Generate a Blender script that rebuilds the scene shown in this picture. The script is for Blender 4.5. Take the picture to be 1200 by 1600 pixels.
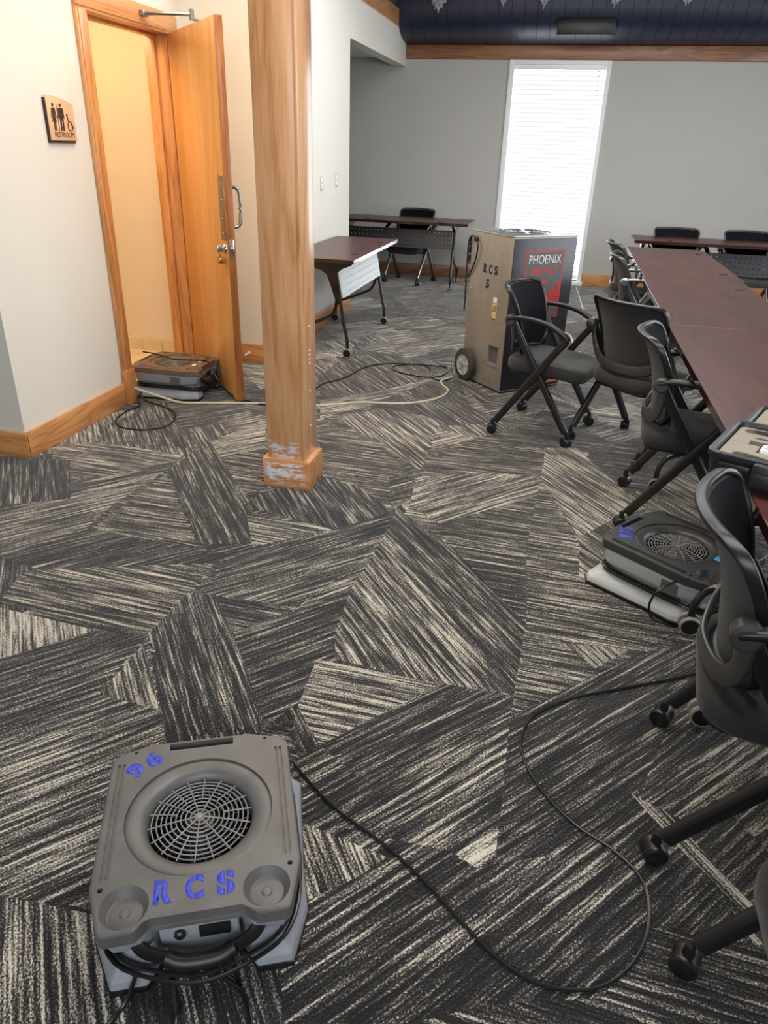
import bpy, bmesh, math, random
from mathutils import Vector, Matrix
PI = math.pi
SC = bpy.context.scene
for o in list(bpy.data.objects):
    bpy.data.objects.remove(o, do_unlink=True)
C = SC.collection

# ------------------------------------------------------------------ camera
cam_d = bpy.data.cameras.new('camera')
cam = bpy.data.objects.new('camera', cam_d); C.objects.link(cam)
R_ = Vector((0.9733, 0.2275, 0.0289)); D_ = Vector((0.1271, -0.43, -0.8938)); F_ = Vector((-0.1909, 0.8737, -0.4474))
m = Matrix(((R_.x, -D_.x, -F_.x), (R_.y, -D_.y, -F_.y), (R_.z, -D_.z, -F_.z))).to_4x4()
m.translation = Vector((0, 0, 1.5))
cam.matrix_world = m
cam_d.sensor_fit = 'VERTICAL'; cam_d.sensor_height = 36; cam_d.sensor_width = 27
cam_d.lens = 1138.5 / 1600 * 36
cam_d.clip_start = 0.02
SC.camera = cam

# ------------------------------------------------------------------ world, lights, exposure
w = bpy.data.worlds.new('world'); SC.world = w; w.use_nodes = True
w.node_tree.nodes['Background'].inputs[0].default_value = (0.85, 0.93, 1, 1)
w.node_tree.nodes['Background'].inputs[1].default_value = 1.0
SC.view_settings.view_transform = 'Standard'; SC.view_settings.look = 'None'
SC.view_settings.gamma = 1; SC.view_settings.exposure = 0.1
SC.view_settings.use_curve_mapping = False

def area(name, loc, rot, sx, sy, power, col):
    d = bpy.data.lights.new(name, 'AREA'); d.shape = 'RECTANGLE'; d.size = sx; d.size_y = sy
    d.energy = power; d.color = col
    o = bpy.data.objects.new(name, d); C.objects.link(o); o.location = loc
    o.rotation_euler = rot
    return o
# unseen area lights added overhead for even light, no fixtures behind them
area('overhead_fill_near', (0.3, 2.0, 3.15), (0, 0, 0), 2.6, 1.6, 84, (1.0, 0.96, 0.90))
area('overhead_fill_left', (-1.6, 3.9, 3.15), (0, math.radians(-12), 0), 1.2, 1.2, 50, (1.0, 0.82, 0.60))
area('overhead_fill_mid', (0.2, 6.2, 3.15), (0, 0, 0), 3.0, 1.4, 105, (0.97, 0.98, 1.0))
# unseen cool fill lights added behind the camera and to the right
area('fill_right', (3.9, 5.2, 1.7), (0, math.radians(90), 0), 1.9, 5.0, 125, (0.88, 0.94, 1.0))
area('fill_behind', (0.5, -1.6, 2.0), (math.radians(78), 0, 0), 3.4, 1.8, 92, (0.86, 0.92, 1.0))
# warm lamp in the restroom
area('restroom_lamp', (-3.35, 4.3, 2.55), (0, math.radians(-14), 0), 0.9, 0.5, 34, (1.0, 0.70, 0.38))
# low sun behind the blind: only its slit beside the blind lets it in
sd = bpy.data.lights.new('sun', 'SUN'); sd.energy = 12; sd.angle = 0.004; sd.color = (0.93, 0.97, 1)
so = bpy.data.objects.new('sun', sd); C.objects.link(so)
so.rotation_euler = Vector((-0.046, 1.0, 0.82)).to_track_quat('Z', 'Y').to_euler()

# ------------------------------------------------------------------ materials
def newmat(name):
    M = bpy.data.materials.new(name); M.use_nodes = True
    return M, M.node_tree, M.node_tree.nodes['Principled BSDF']
def srgb(r, g, b):
    f = lambda c: (c/255/12.92) if c/255 <= 0.04045 else ((c/255+0.055)/1.055)**2.4
    return (f(r), f(g), f(b), 1)
def N(nt, t, **kw):
    n = nt.nodes.new(t)
    for k, v in kw.items():
        if k in n.inputs.keys(): n.inputs[k].default_value = v
        else: setattr(n, k, v)
    return n
def ramp(nt, fac, stops):
    r = nt.nodes.new('ShaderNodeValToRGB'); nt.links.new(fac, r.inputs[0])
    e = r.color_ramp.elements
    while len(e) < len(stops): e.new(0.5)
    for i, (p, c) in enumerate(stops): e[i].position = p; e[i].color = c
    return r
def plain(name, col, rough=0.5, metal=0.0, noise=0.06, nscale=30, bump=0.0, coat=0.0, spec=0.5, stretch=(1, 1, 1)):
    M, nt, b = newmat(name); L = nt.links
    tc = N(nt, 'ShaderNodeTexCoord'); mp = N(nt, 'ShaderNodeMapping'); L.new(tc.outputs['Object'], mp.inputs[0])
    mp.inputs['Scale'].default_value = stretch
    nz = N(nt, 'ShaderNodeTexNoise', Scale=nscale, Detail=4.0); L.new(mp.outputs[0], nz.inputs[0])
    c1 = tuple(max(0, c*(1-noise)) for c in col[:3])+(1,); c2 = tuple(min(1, c*(1+noise)) for c in col[:3])+(1,)
    r = ramp(nt, nz.outputs[0], [(0.3, c1), (0.7, c2)]); L.new(r.outputs[0], b.inputs['Base Color'])
    b.inputs['Roughness'].default_value = rough; b.inputs['Metallic'].default_value = metal
    b.inputs['Coat Weight'].default_value = coat; b.inputs['Coat Roughness'].default_value = 0.12
    b.inputs['Specular IOR Level'].default_value = spec
    if bump:
        bp = N(nt, 'ShaderNodeBump', Strength=bump, Distance=0.002); L.new(nz.outputs[0], bp.inputs['Height']); L.new(bp.outputs[0], b.inputs['Normal'])
    return M
def wood(name, axis, c_lo, c_mid, c_hi, rough=0.38, scale=1.0, coat=0.25, smudge=None):
    M, nt, b = newmat(name); L = nt.links
    tc = N(nt, 'ShaderNodeTexCoord'); mp = N(nt, 'ShaderNodeMapping'); L.new(tc.outputs['Object'], mp.inputs[0])
    s = [9*scale]*3; s['xyz'.index(axis)] = 0.9*scale
    mp.inputs['Scale'].default_value = s
    n1 = N(nt, 'ShaderNodeTexNoise', Scale=1.0, Detail=3.0, Roughness=0.5, Distortion=0.9); L.new(mp.outputs[0], n1.inputs[0])
    mu = N(nt, 'ShaderNodeMath', operation='MULTIPLY'); mu.inputs[1].default_value = 9.0; L.new(n1.outputs[0], mu.inputs[0])
    fr = N(nt, 'ShaderNodeMath', operation='PINGPONG'); fr.inputs[1].default_value = 1.0; L.new(mu.outputs[0], fr.inputs[0])
    mp2 = N(nt, 'ShaderNodeMapping'); L.new(tc.outputs['Object'], mp2.inputs[0])
    s2 = [260*scale]*3; s2['xyz'.index(axis)] = 7*scale; mp2.inputs['Scale'].default_value = s2
    n2 = N(nt, 'ShaderNodeTexNoise', Scale=1.0, Detail=2.0); L.new(mp2.outputs[0], n2.inputs[0])
    mx = N(nt, 'ShaderNodeMath', operation='MULTIPLY_ADD'); L.new(n2.outputs[0], mx.inputs[0]); mx.inputs[1].default_value = 0.75
    m3 = N(nt, 'ShaderNodeMath', operation='MULTIPLY'); m3.inputs[1].default_value = 0.42; L.new(fr.outputs[0], m3.inputs[0]); L.new(m3.outputs[0], mx.inputs[2])
    r = ramp(nt, mx.outputs[0], [(0.22, c_lo), (0.5, c_mid), (0.85, c_hi)])
    out = r.outputs[0]
    if smudge:      # paint smears left low on the wood
        z0, z1, x0, x1 = smudge
        sp = N(nt, 'ShaderNodeSeparateXYZ'); L.new(tc.outputs['Object'], sp.inputs[0])
        def band(sock, a, c, f):
            q1 = N(nt, 'ShaderNodeMapRange'); q1.inputs[1].default_value = a-f; q1.inputs[2].default_value = a+f; L.new(sock, q1.inputs[0])
            q2 = N(nt, 'ShaderNodeMapRange'); q2.inputs[1].default_value = c+f; q2.inputs[2].default_value = c-f; L.new(sock, q2.inputs[0])
            q = N(nt, 'ShaderNodeMath', operation='MULTIPLY'); L.new(q1.outputs[0], q.inputs[0]); L.new(q2.outputs[0], q.inputs[1]); return q
        bz = band(sp.outputs[2], z0, z1, 0.01); bx = band(sp.outputs[0], x0, x1, 0.02)
        q = N(nt, 'ShaderNodeMath', operation='MULTIPLY'); L.new(bz.outputs[0], q.inputs[0]); L.new(bx.outputs[0], q.inputs[1])
        mp3 = N(nt, 'ShaderNodeMapping'); mp3.inputs['Scale'].default_value = (14, 14, 42); L.new(tc.outputs['Object'], mp3.inputs[0])
        n3 = N(nt, 'ShaderNodeTexNoise', Scale=1.0, Detail=5.0, Roughness=0.7); L.new(mp3.outputs[0], n3.inputs[0])
        r3 = ramp(nt, n3.outputs[0], [(0.47, (0, 0, 0, 1)), (0.55, (1, 1, 1, 1))])
        q3 = N(nt, 'ShaderNodeMath', operation='MULTIPLY'); L.new(q.outputs[0], q3.inputs[0]); L.new(r3.outputs[0], q3.inputs[1])
        mm = N(nt, 'ShaderNodeMix', data_type='RGBA'); L.new(q3.outputs[0], mm.inputs[0]); L.new(out, mm.inputs[6]); mm.inputs[7].default_value = (0.75, 0.75, 0.8, 1)
        out = mm.outputs[2]
    L.new(out, b.inputs['Base Color'])
    b.inputs['Roughness'].default_value = rough; b.inputs['Coat Weight'].default_value = coat; b.inputs['Coat Roughness'].default_value = 0.2
    bp = N(nt, 'ShaderNodeBump', Strength=0.12, Distance=0.001); L.new(mx.outputs[0], bp.inputs['Height']); L.new(bp.outputs[0], b.inputs['Normal'])
    return M
OAK = (srgb(158, 100, 54), srgb(200, 138, 82), srgb(216, 158, 104))
M_oak_z = wood('oak_upright', 'z', *OAK)
M_oak_y = wood('oak_long_y', 'y', *OAK)
M_oak_x = wood('oak_long_x', 'x', *OAK)
M_col = wood('oak_column', 'z', srgb(170, 116, 74), srgb(204, 148, 100), srgb(218, 168, 122), scale=0.8, coat=0.5, rough=0.3, smudge=(0.15, 0.235, -1.28, -1.10))
M_colbase = wood('oak_column_base', 'x', *OAK, smudge=(0.02, 0.13, -1.26, -1.07))
M_dark_rail = wood('oak_rail_back', 'x', srgb(98, 60, 36), srgb(138, 92, 62), srgb(160, 112, 78))
M_door = wood('maple_door', 'z', srgb(204, 142, 76), srgb(216, 156, 88), srgb(224, 168, 100), scale=0.45, coat=0.3)
M_lam = wood('mahogany_laminate', 'x', srgb(60, 32, 28), srgb(70, 39, 34), srgb(80, 47, 40), rough=0.36, scale=0.6, coat=0.06)
M_lam.node_tree.nodes['Principled BSDF'].inputs['Specular IOR Level'].default_value = 0.38
M_edge = plain('table_edge', srgb(50, 24, 21), 0.09, noise=0.1, coat=0.8)
M_wall = plain('wall_paint', srgb(222, 218, 208), 0.75, noise=0.012, nscale=3)
M_wallgrey = plain('wall_paint_grey', srgb(190, 188, 183), 0.8, noise=0.012, nscale=3)
M_restwall = plain('restroom_paint', srgb(222, 206, 184), 0.7, noise=0.015, nscale=3)
M_white = plain('white_trim', srgb(246, 248, 248), 0.5, noise=0.01)
M_ceiltile = plain('ceiling_tile', srgb(226, 228, 226), 0.9, noise=0.05, nscale=90)
M_navy = plain('navy_painted_board', srgb(34, 40, 62), 0.42, noise=0.15, nscale=12)
M_navyceil = plain('navy_deck', srgb(14, 17, 30), 0.7, noise=0.15)
M_tile = plain('restroom_tile', srgb(214, 196, 160), 0.3, noise=0.08, nscale=8)
M_black = plain('black_plastic', srgb(20, 20, 22), 0.36, noise=0.15, nscale=60)
M_blackmetal = plain('black_powder_coat', srgb(24, 24, 26), 0.33, noise=0.2, nscale=200, spec=0.6)
M_greyplas = plain('charcoal_plastic', srgb(58, 57, 55), 0.34, noise=0.08, nscale=50)
M_silver = plain('silver_metal', srgb(150, 150, 152), 0.28, metal=1.0, noise=0.05)
M_tablelegs = plain('table_leg_black', srgb(22, 22, 24), 0.25, noise=0.1, coat=0.6)
M_panelgrey = plain('panel_grey_metal', srgb(196, 202, 204), 0.42, metal=0.25, noise=0.04, coat=0.16)
M_panelblack = plain('panel_black_metal', srgb(38, 38, 42), 0.35, noise=0.1)
M_rim = plain('caster_grey_rim', srgb(150, 145, 136), 0.45, noise=0.05)
M_chrome = plain('chrome', srgb(205, 205, 205), 0.15, metal=1.0, noise=0.03)
M_cap = plain('mover_cap_plastic', srgb(92, 90, 89), 0.42, noise=0.16, nscale=14, bump=0.08)
M_capdark = plain('mover_cap_dark', srgb(58, 58, 58), 0.4, noise=0.2, nscale=16)
M_capdusty_warmlit = plain('mover_cap_dusty_warmlit', srgb(108, 88, 70), 0.6, noise=0.2, nscale=20)  # dust, plus the warm light on the cap put into its colour
M_plate = plain('plate_white', srgb(200, 198, 190), 0.4, noise=0.02)
M_body = plain('mover_body_plastic', srgb(142, 146, 154), 0.42, noise=0.05, nscale=12)
M_bodypale = plain('mover_base_pale', srgb(188, 190, 186), 0.42, noise=0.05, nscale=12)
M_grille = plain('grille_grey', srgb(128, 127, 126), 0.4, noise=0.05)
M_rubber = plain('rubber_black', srgb(20, 20, 21), 0.4, noise=0.1)
M_cord = plain('cord_black', srgb(18, 18, 19), 0.3, noise=0.1)
M_hose = plain('hose_pale', srgb(190, 184, 164), 0.4, noise=0.06)
M_blue = plain('stencil_blue', srgb(62, 74, 196), 0.6, noise=0.35, nscale=160)
M_stblack = plain('stencil_black', srgb(26, 25, 26), 0.6, noise=0.1)
M_steel = plain('brushed_steel', srgb(182, 175, 164), 0.38, metal=0.7, noise=0.12, nscale=6, stretch=(1, 1, 0.4), bump=0.02)
M_steeltop = plain('steel_lid', srgb(190, 196, 192), 0.22, metal=0.9, noise=0.05)
M_panelfront = plain('front_black_panel', srgb(42, 42, 48), 0.3, noise=0.08, nscale=10)
M_red = plain('label_red', srgb(206, 34, 44), 0.45, noise=0.06)
M_labelgrey = plain('label_grey', srgb(92, 90, 90), 0.45, noise=0.06)
M_lblwhite = plain('label_white', srgb(235, 232, 225), 0.5, noise=0.03)
M_tan = plain('label_tan', srgb(205, 186, 132), 0.5, noise=0.1)
M_orange = plain('outlet_orange', srgb(214, 110, 60), 0.5, noise=0.05)
M_tyre = plain('tyre_rubber', srgb(58, 56, 54), 0.7, noise=0.2)
M_wheel = plain('wheel_grey', srgb(168, 170, 170), 0.45, noise=0.05)
M_foam = plain('foam_grey', srgb(138, 130, 118), 0.95, noise=0.16, nscale=400, bump=0.4)
M_foamdark = plain('foam_shadow', srgb(40, 38, 36), 0.95, noise=0.1)
M_case = plain('case_black', srgb(34, 34, 35), 0.42, noise=0.1, nscale=300, bump=0.25)
M_sign = plain('sign_peach', srgb(226, 180, 140), 0.5, noise=0.04, nscale=60, stretch=(1, 1, 12))
M_signdark = plain('sign_dark', srgb(44, 32, 28), 0.5)
M_brass = plain('brass', srgb(196, 160, 96), 0.25, metal=1.0)
M_tuft = plain('insulation_grey', srgb(158, 160, 168), 0.95, noise=0.4, nscale=60, bump=1.0)
M_cyan = plain('sticker_blue', srgb(64, 160, 214), 0.5)

def fabric(name, col, scale, hole=False):
    M, nt, b = newmat(name); L = nt.links
    tc = N(nt, 'ShaderNodeTexCoord')
    ch = N(nt, 'ShaderNodeTexVoronoi', Scale=scale); L.new(tc.outputs['Object'], ch.inputs[0])
    r = ramp(nt, ch.outputs[0], [(0.1, tuple(c*0.45 for c in col[:3])+(1,)), (0.6, tuple(min(1, c*1.5) for c in col[:3])+(1,))])
    L.new(r.outputs[0], b.inputs['Base Color']); b.inputs['Roughness'].default_value = 0.85
    b.inputs['Sheen Weight'].default_value = 0.15
    bp = N(nt, 'ShaderNodeBump', Strength=0.5, Distance=0.001); L.new(ch.outputs[0], bp.inputs['Height']); L.new(bp.outputs[0], b.inputs['Normal'])
    return M
M_seat = fabric('seat_fabric', srgb(36, 35, 34), 320)
M_mesh = fabric('mesh_fabric', srgb(31, 31, 32), 420)
M_meshshade = fabric('mesh_front_shade', srgb(9, 10, 15), 420)  # shade on the backrest front, painted as a near-black mesh colour
for _m in (M_meshshade,):
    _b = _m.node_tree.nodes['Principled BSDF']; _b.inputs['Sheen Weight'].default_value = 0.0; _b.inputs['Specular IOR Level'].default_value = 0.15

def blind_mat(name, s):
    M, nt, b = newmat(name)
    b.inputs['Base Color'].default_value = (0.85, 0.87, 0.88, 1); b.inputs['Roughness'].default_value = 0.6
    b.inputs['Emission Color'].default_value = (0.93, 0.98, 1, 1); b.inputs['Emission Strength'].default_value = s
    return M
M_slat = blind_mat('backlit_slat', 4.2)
M_lipshade = blind_mat('slat_lip_shade_line', 0.62)  # line shadows between slats, put into a darker and dimmer lip
M_lipshade.node_tree.nodes['Principled BSDF'].inputs['Base Color'].default_value = (0.30, 0.33, 0.34, 1)
def glass_mat():
    M = bpy.data.materials.new('window_glass'); M.use_nodes = True; nt = M.node_tree
    nt.nodes.clear(); out = N(nt, 'ShaderNodeOutputMaterial'); mx = N(nt, 'ShaderNodeMixShader'); mx.inputs[0].default_value = 0.06
    t = N(nt, 'ShaderNodeBsdfTransparent'); g = N(nt, 'ShaderNodeBsdfGlossy', Roughness=0.02)
    nt.links.new(t.outputs[0], mx.inputs[1]); nt.links.new(g.outputs[0], mx.inputs[2]); nt.links.new(mx.outputs[0], out.inputs[0])
    return M
M_glass = glass_mat()

def carpet_mat():
    M, nt, b = newmat('carpet'); L = nt.links
    uv = N(nt, 'ShaderNodeUVMap', uv_map='UVMap'); at = N(nt, 'ShaderNodeVertexColor', layer_name='tone')
    def noise(sx, sy, det=2.0, rough=0.5, dist=0.0):
        mp = N(nt, 'ShaderNodeMapping'); mp.inputs['Scale'].default_value = (sx, sy, 1); L.new(uv.outputs[0], mp.inputs[0])
        n = N(nt, 'ShaderNodeTexNoise', Scale=1.0, Detail=det, Roughness=rough, Distortion=dist); L.new(mp.outputs[0], n.inputs[0]); return n.outputs[0]
    def math_(op, a, bb, c=None):
        n = N(nt, 'ShaderNodeMath', operation=op)
        for i, v in enumerate((a, bb, c)):
            if v is None: continue
            if isinstance(v, (int, float)): n.inputs[i].default_value = v
            else: L.new(v, n.inputs[i])
        return n.outputs[0]
    lines = noise(3.2, 75, 0.0)          # yarn rows of differing lightness
    dash = noise(11, 150, 1.0)
    patch = noise(1.6, 6.0, 2.0, 0.5)        # broader light and dark zones
    tuft = noise(420, 420, 0.0)
    tuft2 = noise(190, 240, 0.0)
    wob = noise(7, 14, 1.0)
    sx = N(nt, 'ShaderNodeSeparateXYZ'); L.new(uv.outputs[0], sx.inputs[0])
    vv = math_('MULTIPLY_ADD', wob, 0.008, sx.outputs[1])
    row = math_('SINE', math_('MULTIPLY', vv, 2*PI/0.0098), 0)      # the gap between neighbouring rows
    def c(v, k): return math_('MULTIPLY_ADD', math_('SUBTRACT', v, 0.5), k, 0.0)
    s = math_('ADD', c(lines, 1.7), c(dash, 1.3))
    s = math_('ADD', s, c(patch, 0.6))
    s = math_('ADD', s, math_('MULTIPLY', row, 0.13))
    s = math_('ADD', s, c(tuft, 0.9))
    s = math_('ADD', s, c(tuft2, 1.2))
    sep = N(nt, 'ShaderNodeSeparateColor'); L.new(at.outputs[0], sep.inputs[0])
    s = math_('ADD', s, c(sep.outputs[0], 0.85))      # tone 0..1
    s = math_('MULTIPLY_ADD', s, 1.0, 0.53)
    r = ramp(nt, s, [(0.0, srgb(26, 25, 26)), (0.36, srgb(54, 52, 51)), (0.52, srgb(92, 88, 82)), (0.72, srgb(150, 143, 131)), (1.0, srgb(208, 200, 184))])
    L.new(r.outputs[0], b.inputs['Base Color']); b.inputs['Roughness'].default_value = 0.95
    b.inputs['Specular IOR Level'].default_value = 0.2; b.inputs['Sheen Weight'].default_value = 0.35; b.inputs['Sheen Roughness'].default_value = 0.4
    bp = N(nt, 'ShaderNodeBump', Strength=0.7, Distance=0.004); L.new(s, bp.inputs['Height']); L.new(bp.outputs[0], b.inputs['Normal'])
    return M
M_carpet = carpet_mat()

# ------------------------------------------------------------------ helpers
def link(name, me, mats, parent=None):
    o = bpy.data.objects.new(name, me); C.objects.link(o)
    for mm in (mats if isinstance(mats, (list, tuple)) else [mats]): me.materials.append(mm)
    if parent is not None: o.parent = parent
    return o
def obj(name, bm, mats, parent=None, smooth=True):
    bmesh.ops.recalc_face_normals(bm, faces=bm.faces)
    me = bpy.data.meshes.new(name); bm.to_mesh(me); bm.free()
    o = link(name, me, mats, parent)
    if smooth:
        for p in me.polygons: p.use_smooth = True
        try: me.set_sharp_from_angle(angle=math.radians(38))
        except Exception: pass
    return o
def thing(name, label, cat, loc=(0, 0, 0), rz=0.0, group=None):
    o = bpy.data.objects.new(name, None); C.objects.link(o); o.empty_display_size = 0.1
    o.location = loc; o.rotation_euler = (0, 0, rz); o['label'] = label; o['category'] = cat
    if group: o['group'] = group
    return o
def tag(o, label, cat, group=None):
    o['label'] = label; o['category'] = cat
    if group: o['group'] = group
    return o
def struct(o): o['kind'] = 'structure'; return o
def children(o): return [c for c in bpy.data.objects if c.parent == o]
def copy_tree(o, parent=None):
    kids = children(o)
    c = o.copy(); C.objects.link(c)
    if parent is not None: c.parent = parent
    for k in kids: copy_tree(k, c)
    return c
def box(bm, lo, hi, bev=0.0, seg=2, mi=0):
    lo = Vector(lo); hi = Vector(hi); c = (lo+hi)/2; s = hi-lo
    r = bmesh.ops.create_cube(bm, size=1.0, matrix=Matrix.Translation(c) @ Matrix.Diagonal((abs(s.x), abs(s.y), abs(s.z), 1)))
    vs = r['verts']; fs = list({f for v in vs for f in v.link_faces})
    for f in fs: f.material_index = mi
    if bev > 0:
        es = list({e for v in vs for e in v.link_edges})
        q = bmesh.ops.bevel(bm, geom=es, offset=bev, segments=seg, affect='EDGES', profile=0.5)
        for f in q['faces']: f.material_index = mi
    return bm
def BM(): return bmesh.new()
def prism(bm, pts, z0, z1, bev=0.0, seg=2, mi=0, axis='z'):
    """extruded outline: pts (a,b) counter-clockwise; axis z: (x,y), y: (x,z), x: (y,z)"""
    def P(a, b, h):
        return {'z': (a, b, h), 'y': (a, h, b), 'x': (h, a, b)}[axis]
    lo = [bm.verts.new(P(a, b, z0)) for a, b in pts]; hi = [bm.verts.new(P(a, b, z1)) for a, b in pts]
    n = len(pts); fs = [bm.faces.new(lo[::-1]), bm.faces.new(hi)]
    for i in range(n): fs.append(bm.faces.new((lo[i], lo[(i+1) % n], hi[(i+1) % n], hi[i])))
    for f in fs: f.material_index = mi
    if bev > 0:
        es = list({e for f in fs for e in f.edges})
        q = bmesh.ops.bevel(bm, geom=es, offset=bev, segments=seg, affect='EDGES', profile=0.5)
        for f in q['faces']: f.material_index = mi
    return bm
def loft(bm, rings, close=True, cap=True, mi=0):
    """rings: lists of equally many Vectors"""
    R = [[bm.verts.new(p) for p in r] for r in rings]; n = len(R[0])
    for a, b in zip(R, R[1:]):
        for i in range(n if close else n-1):
            f = bm.faces.new((a[i], a[(i+1) % n], b[(i+1) % n], b[i])); f.material_index = mi
    if cap and close:
        bm.faces.new(R[0][::-1]).material_index = mi; bm.faces.new(R[-1]).material_index = mi
    return bm
def spline(pts, n=8, closed=False):
    P = [Vector(p) for p in pts]; out = []
    m_ = len(P)
    rng = range(m_) if closed else range(m_-1)
    for i in rng:
        p0 = P[(i-1) % m_] if (closed or i > 0) else P[0]*2-P[1]
        p1 = P[i]; p2 = P[(i+1) % m_]
        p3 = P[(i+2) % m_] if (closed or i+2 < m_) else P[-1]*2-P[-2]
        for k in range(n):
            t = k/n
            out.append(0.5*((2*p1)+(-p0+p2)*t+(2*p0-5*p1+4*p2-p3)*t*t+(-p0+3*p1-3*p2+p3)*t**3))
    if not closed: out.append(P[-1])
    return out
def sweep(bm, path, prof, closed=False, up=(0, 0, 1), taper=None, mi=0):
    """prof: list of (side, up) offsets swept along path; frame keeps its up near `up`"""
    path = [Vector(p) for p in path]; n = len(path); rings = []
    up = Vector(up)
    for i, p in enumerate(path):
        a = path[(i-1) % n] if (closed or i > 0) else p
        b = path[(i+1) % n] if (closed or i < n-1) else p
        t = (b-a).normalized()
        s = t.cross(up)
        if s.length < 1e-4: s = t.cross(Vector((0.3, 1, 0.1)))
        s.normalize(); u = s.cross(t).normalized()
        k = taper(i/(n-1)) if taper else 1.0
        rings.append([p + s*x*k + u*y*k for x, y in prof])
    if closed: rings.append(rings[0])
    R = [[bm.verts.new(q) for q in r] for r in (rings[:-1] if closed else rings)]
    if closed: R.append(R[0])
    m_ = len(prof)
    for a, b in zip(R, R[1:]):
        for i in range(m_):
            f = bm.faces.new((a[i], a[(i+1) % m_], b[(i+1) % m_], b[i])); f.material_index = mi
    if not closed:
        bm.faces.new(R[0][::-1]).material_index = mi; bm.faces.new(R[-1]).material_index = mi
    return bm
def circ(r, n=10, r2=None): return [(r*math.cos(2*PI*i/n), (r2 or r)*math.sin(2*PI*i/n)) for i in range(n)]
def rrect(w_, h_, r, n=3):
    out = []
    for cx, cy, a0 in ((w_/2-r, h_/2-r, 0), (-w_/2+r, h_/2-r, 90), (-w_/2+r, -h_/2+r, 180), (w_/2-r, -h_/2+r, 270)):
        for k in range(n+1):
            a = math.radians(a0+90*k/n); out.append((cx+r*math.cos(a), cy+r*math.sin(a)))
    return out
def tube(bm, pts, r, n=8, smooth=6, closed=False, mi=0, up=(0, 0, 1)):
    path = spline(pts, smooth, closed) if smooth else pts
    return sweep(bm, path, circ(r, n), closed, up=up, mi=mi)
def lathe(bm, prof, n=40, axis='z', c=(0, 0, 0), mi=0):
    """prof: (r, h)"""
    c = Vector(c); rings = []
    for r, h in prof:
        ring = []
        for i in range(n):
            a = 2*PI*i/n; x, y = max(r, 1e-4)*math.cos(a), max(r, 1e-4)*math.sin(a)
            ring.append(c+Vector({'z': (x, y, h), 'x': (h, x, y), 'y': (x, h, y)}[axis]))
        rings.append(ring)
    return loft(bm, rings, True, True, mi)
def boolean(bm, cut, name):
    """bm minus cut, returned as mesh data"""
    bmesh.ops.recalc_face_normals(bm, faces=bm.faces); bmesh.ops.recalc_face_normals(cut, faces=cut.faces)
    a = bpy.data.meshes.new(name); bm.to_mesh(a); bm.free()
    b = bpy.data.meshes.new('tmp'); cut.to_mesh(b); cut.free()
    oa = bpy.data.objects.new(name, a); ob = bpy.data.objects.new('tmp', b); C.objects.link(oa); C.objects.link(ob)
    md = oa.modifiers.new('b', 'BOOLEAN'); md.operation = 'DIFFERENCE'; md.object = ob; md.solver = 'EXACT'; md.use_self = True
    bpy.context.view_layer.update()
    dg = bpy.context.evaluated_depsgraph_get(); me = bpy.data.meshes.new_from_object(oa.evaluated_get(dg))
    bpy.data.objects.remove(oa); bpy.data.objects.remove(ob)
    return me
def text(name, body, size, mat, parent, origin, right, up, ext=0.0006, bold=0.0, align='CENTER', sx=1.0, shear=0.0, cuts=None):
    cu = bpy.data.curves.new('t', 'FONT'); cu.body = body; cu.size = size; cu.extrude = ext; cu.offset = bold
    cu.align_x = align; cu.align_y = 'CENTER'; cu.shear = shear; cu.resolution_u = 4
    t = bpy.data.objects.new('t', cu); C.objects.link(t); bpy.context.view_layer.update()
    me = bpy.data.meshes.new_from_object(t.evaluated_get(bpy.context.evaluated_depsgraph_get()))
    bpy.data.objects.remove(t)
    r = Vector(right).normalized(); u = Vector(up).normalized(); nn = r.cross(u)
    mt = Matrix(((r.x*sx, u.x, nn.x, origin[0]), (r.y*sx, u.y, nn.y, origin[1]), (r.z*sx, u.z, nn.z, origin[2]), (0, 0, 0, 1)))
    me.transform(mt); me.materials.clear()
    o = link(name, me, mat, parent); return o
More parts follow.
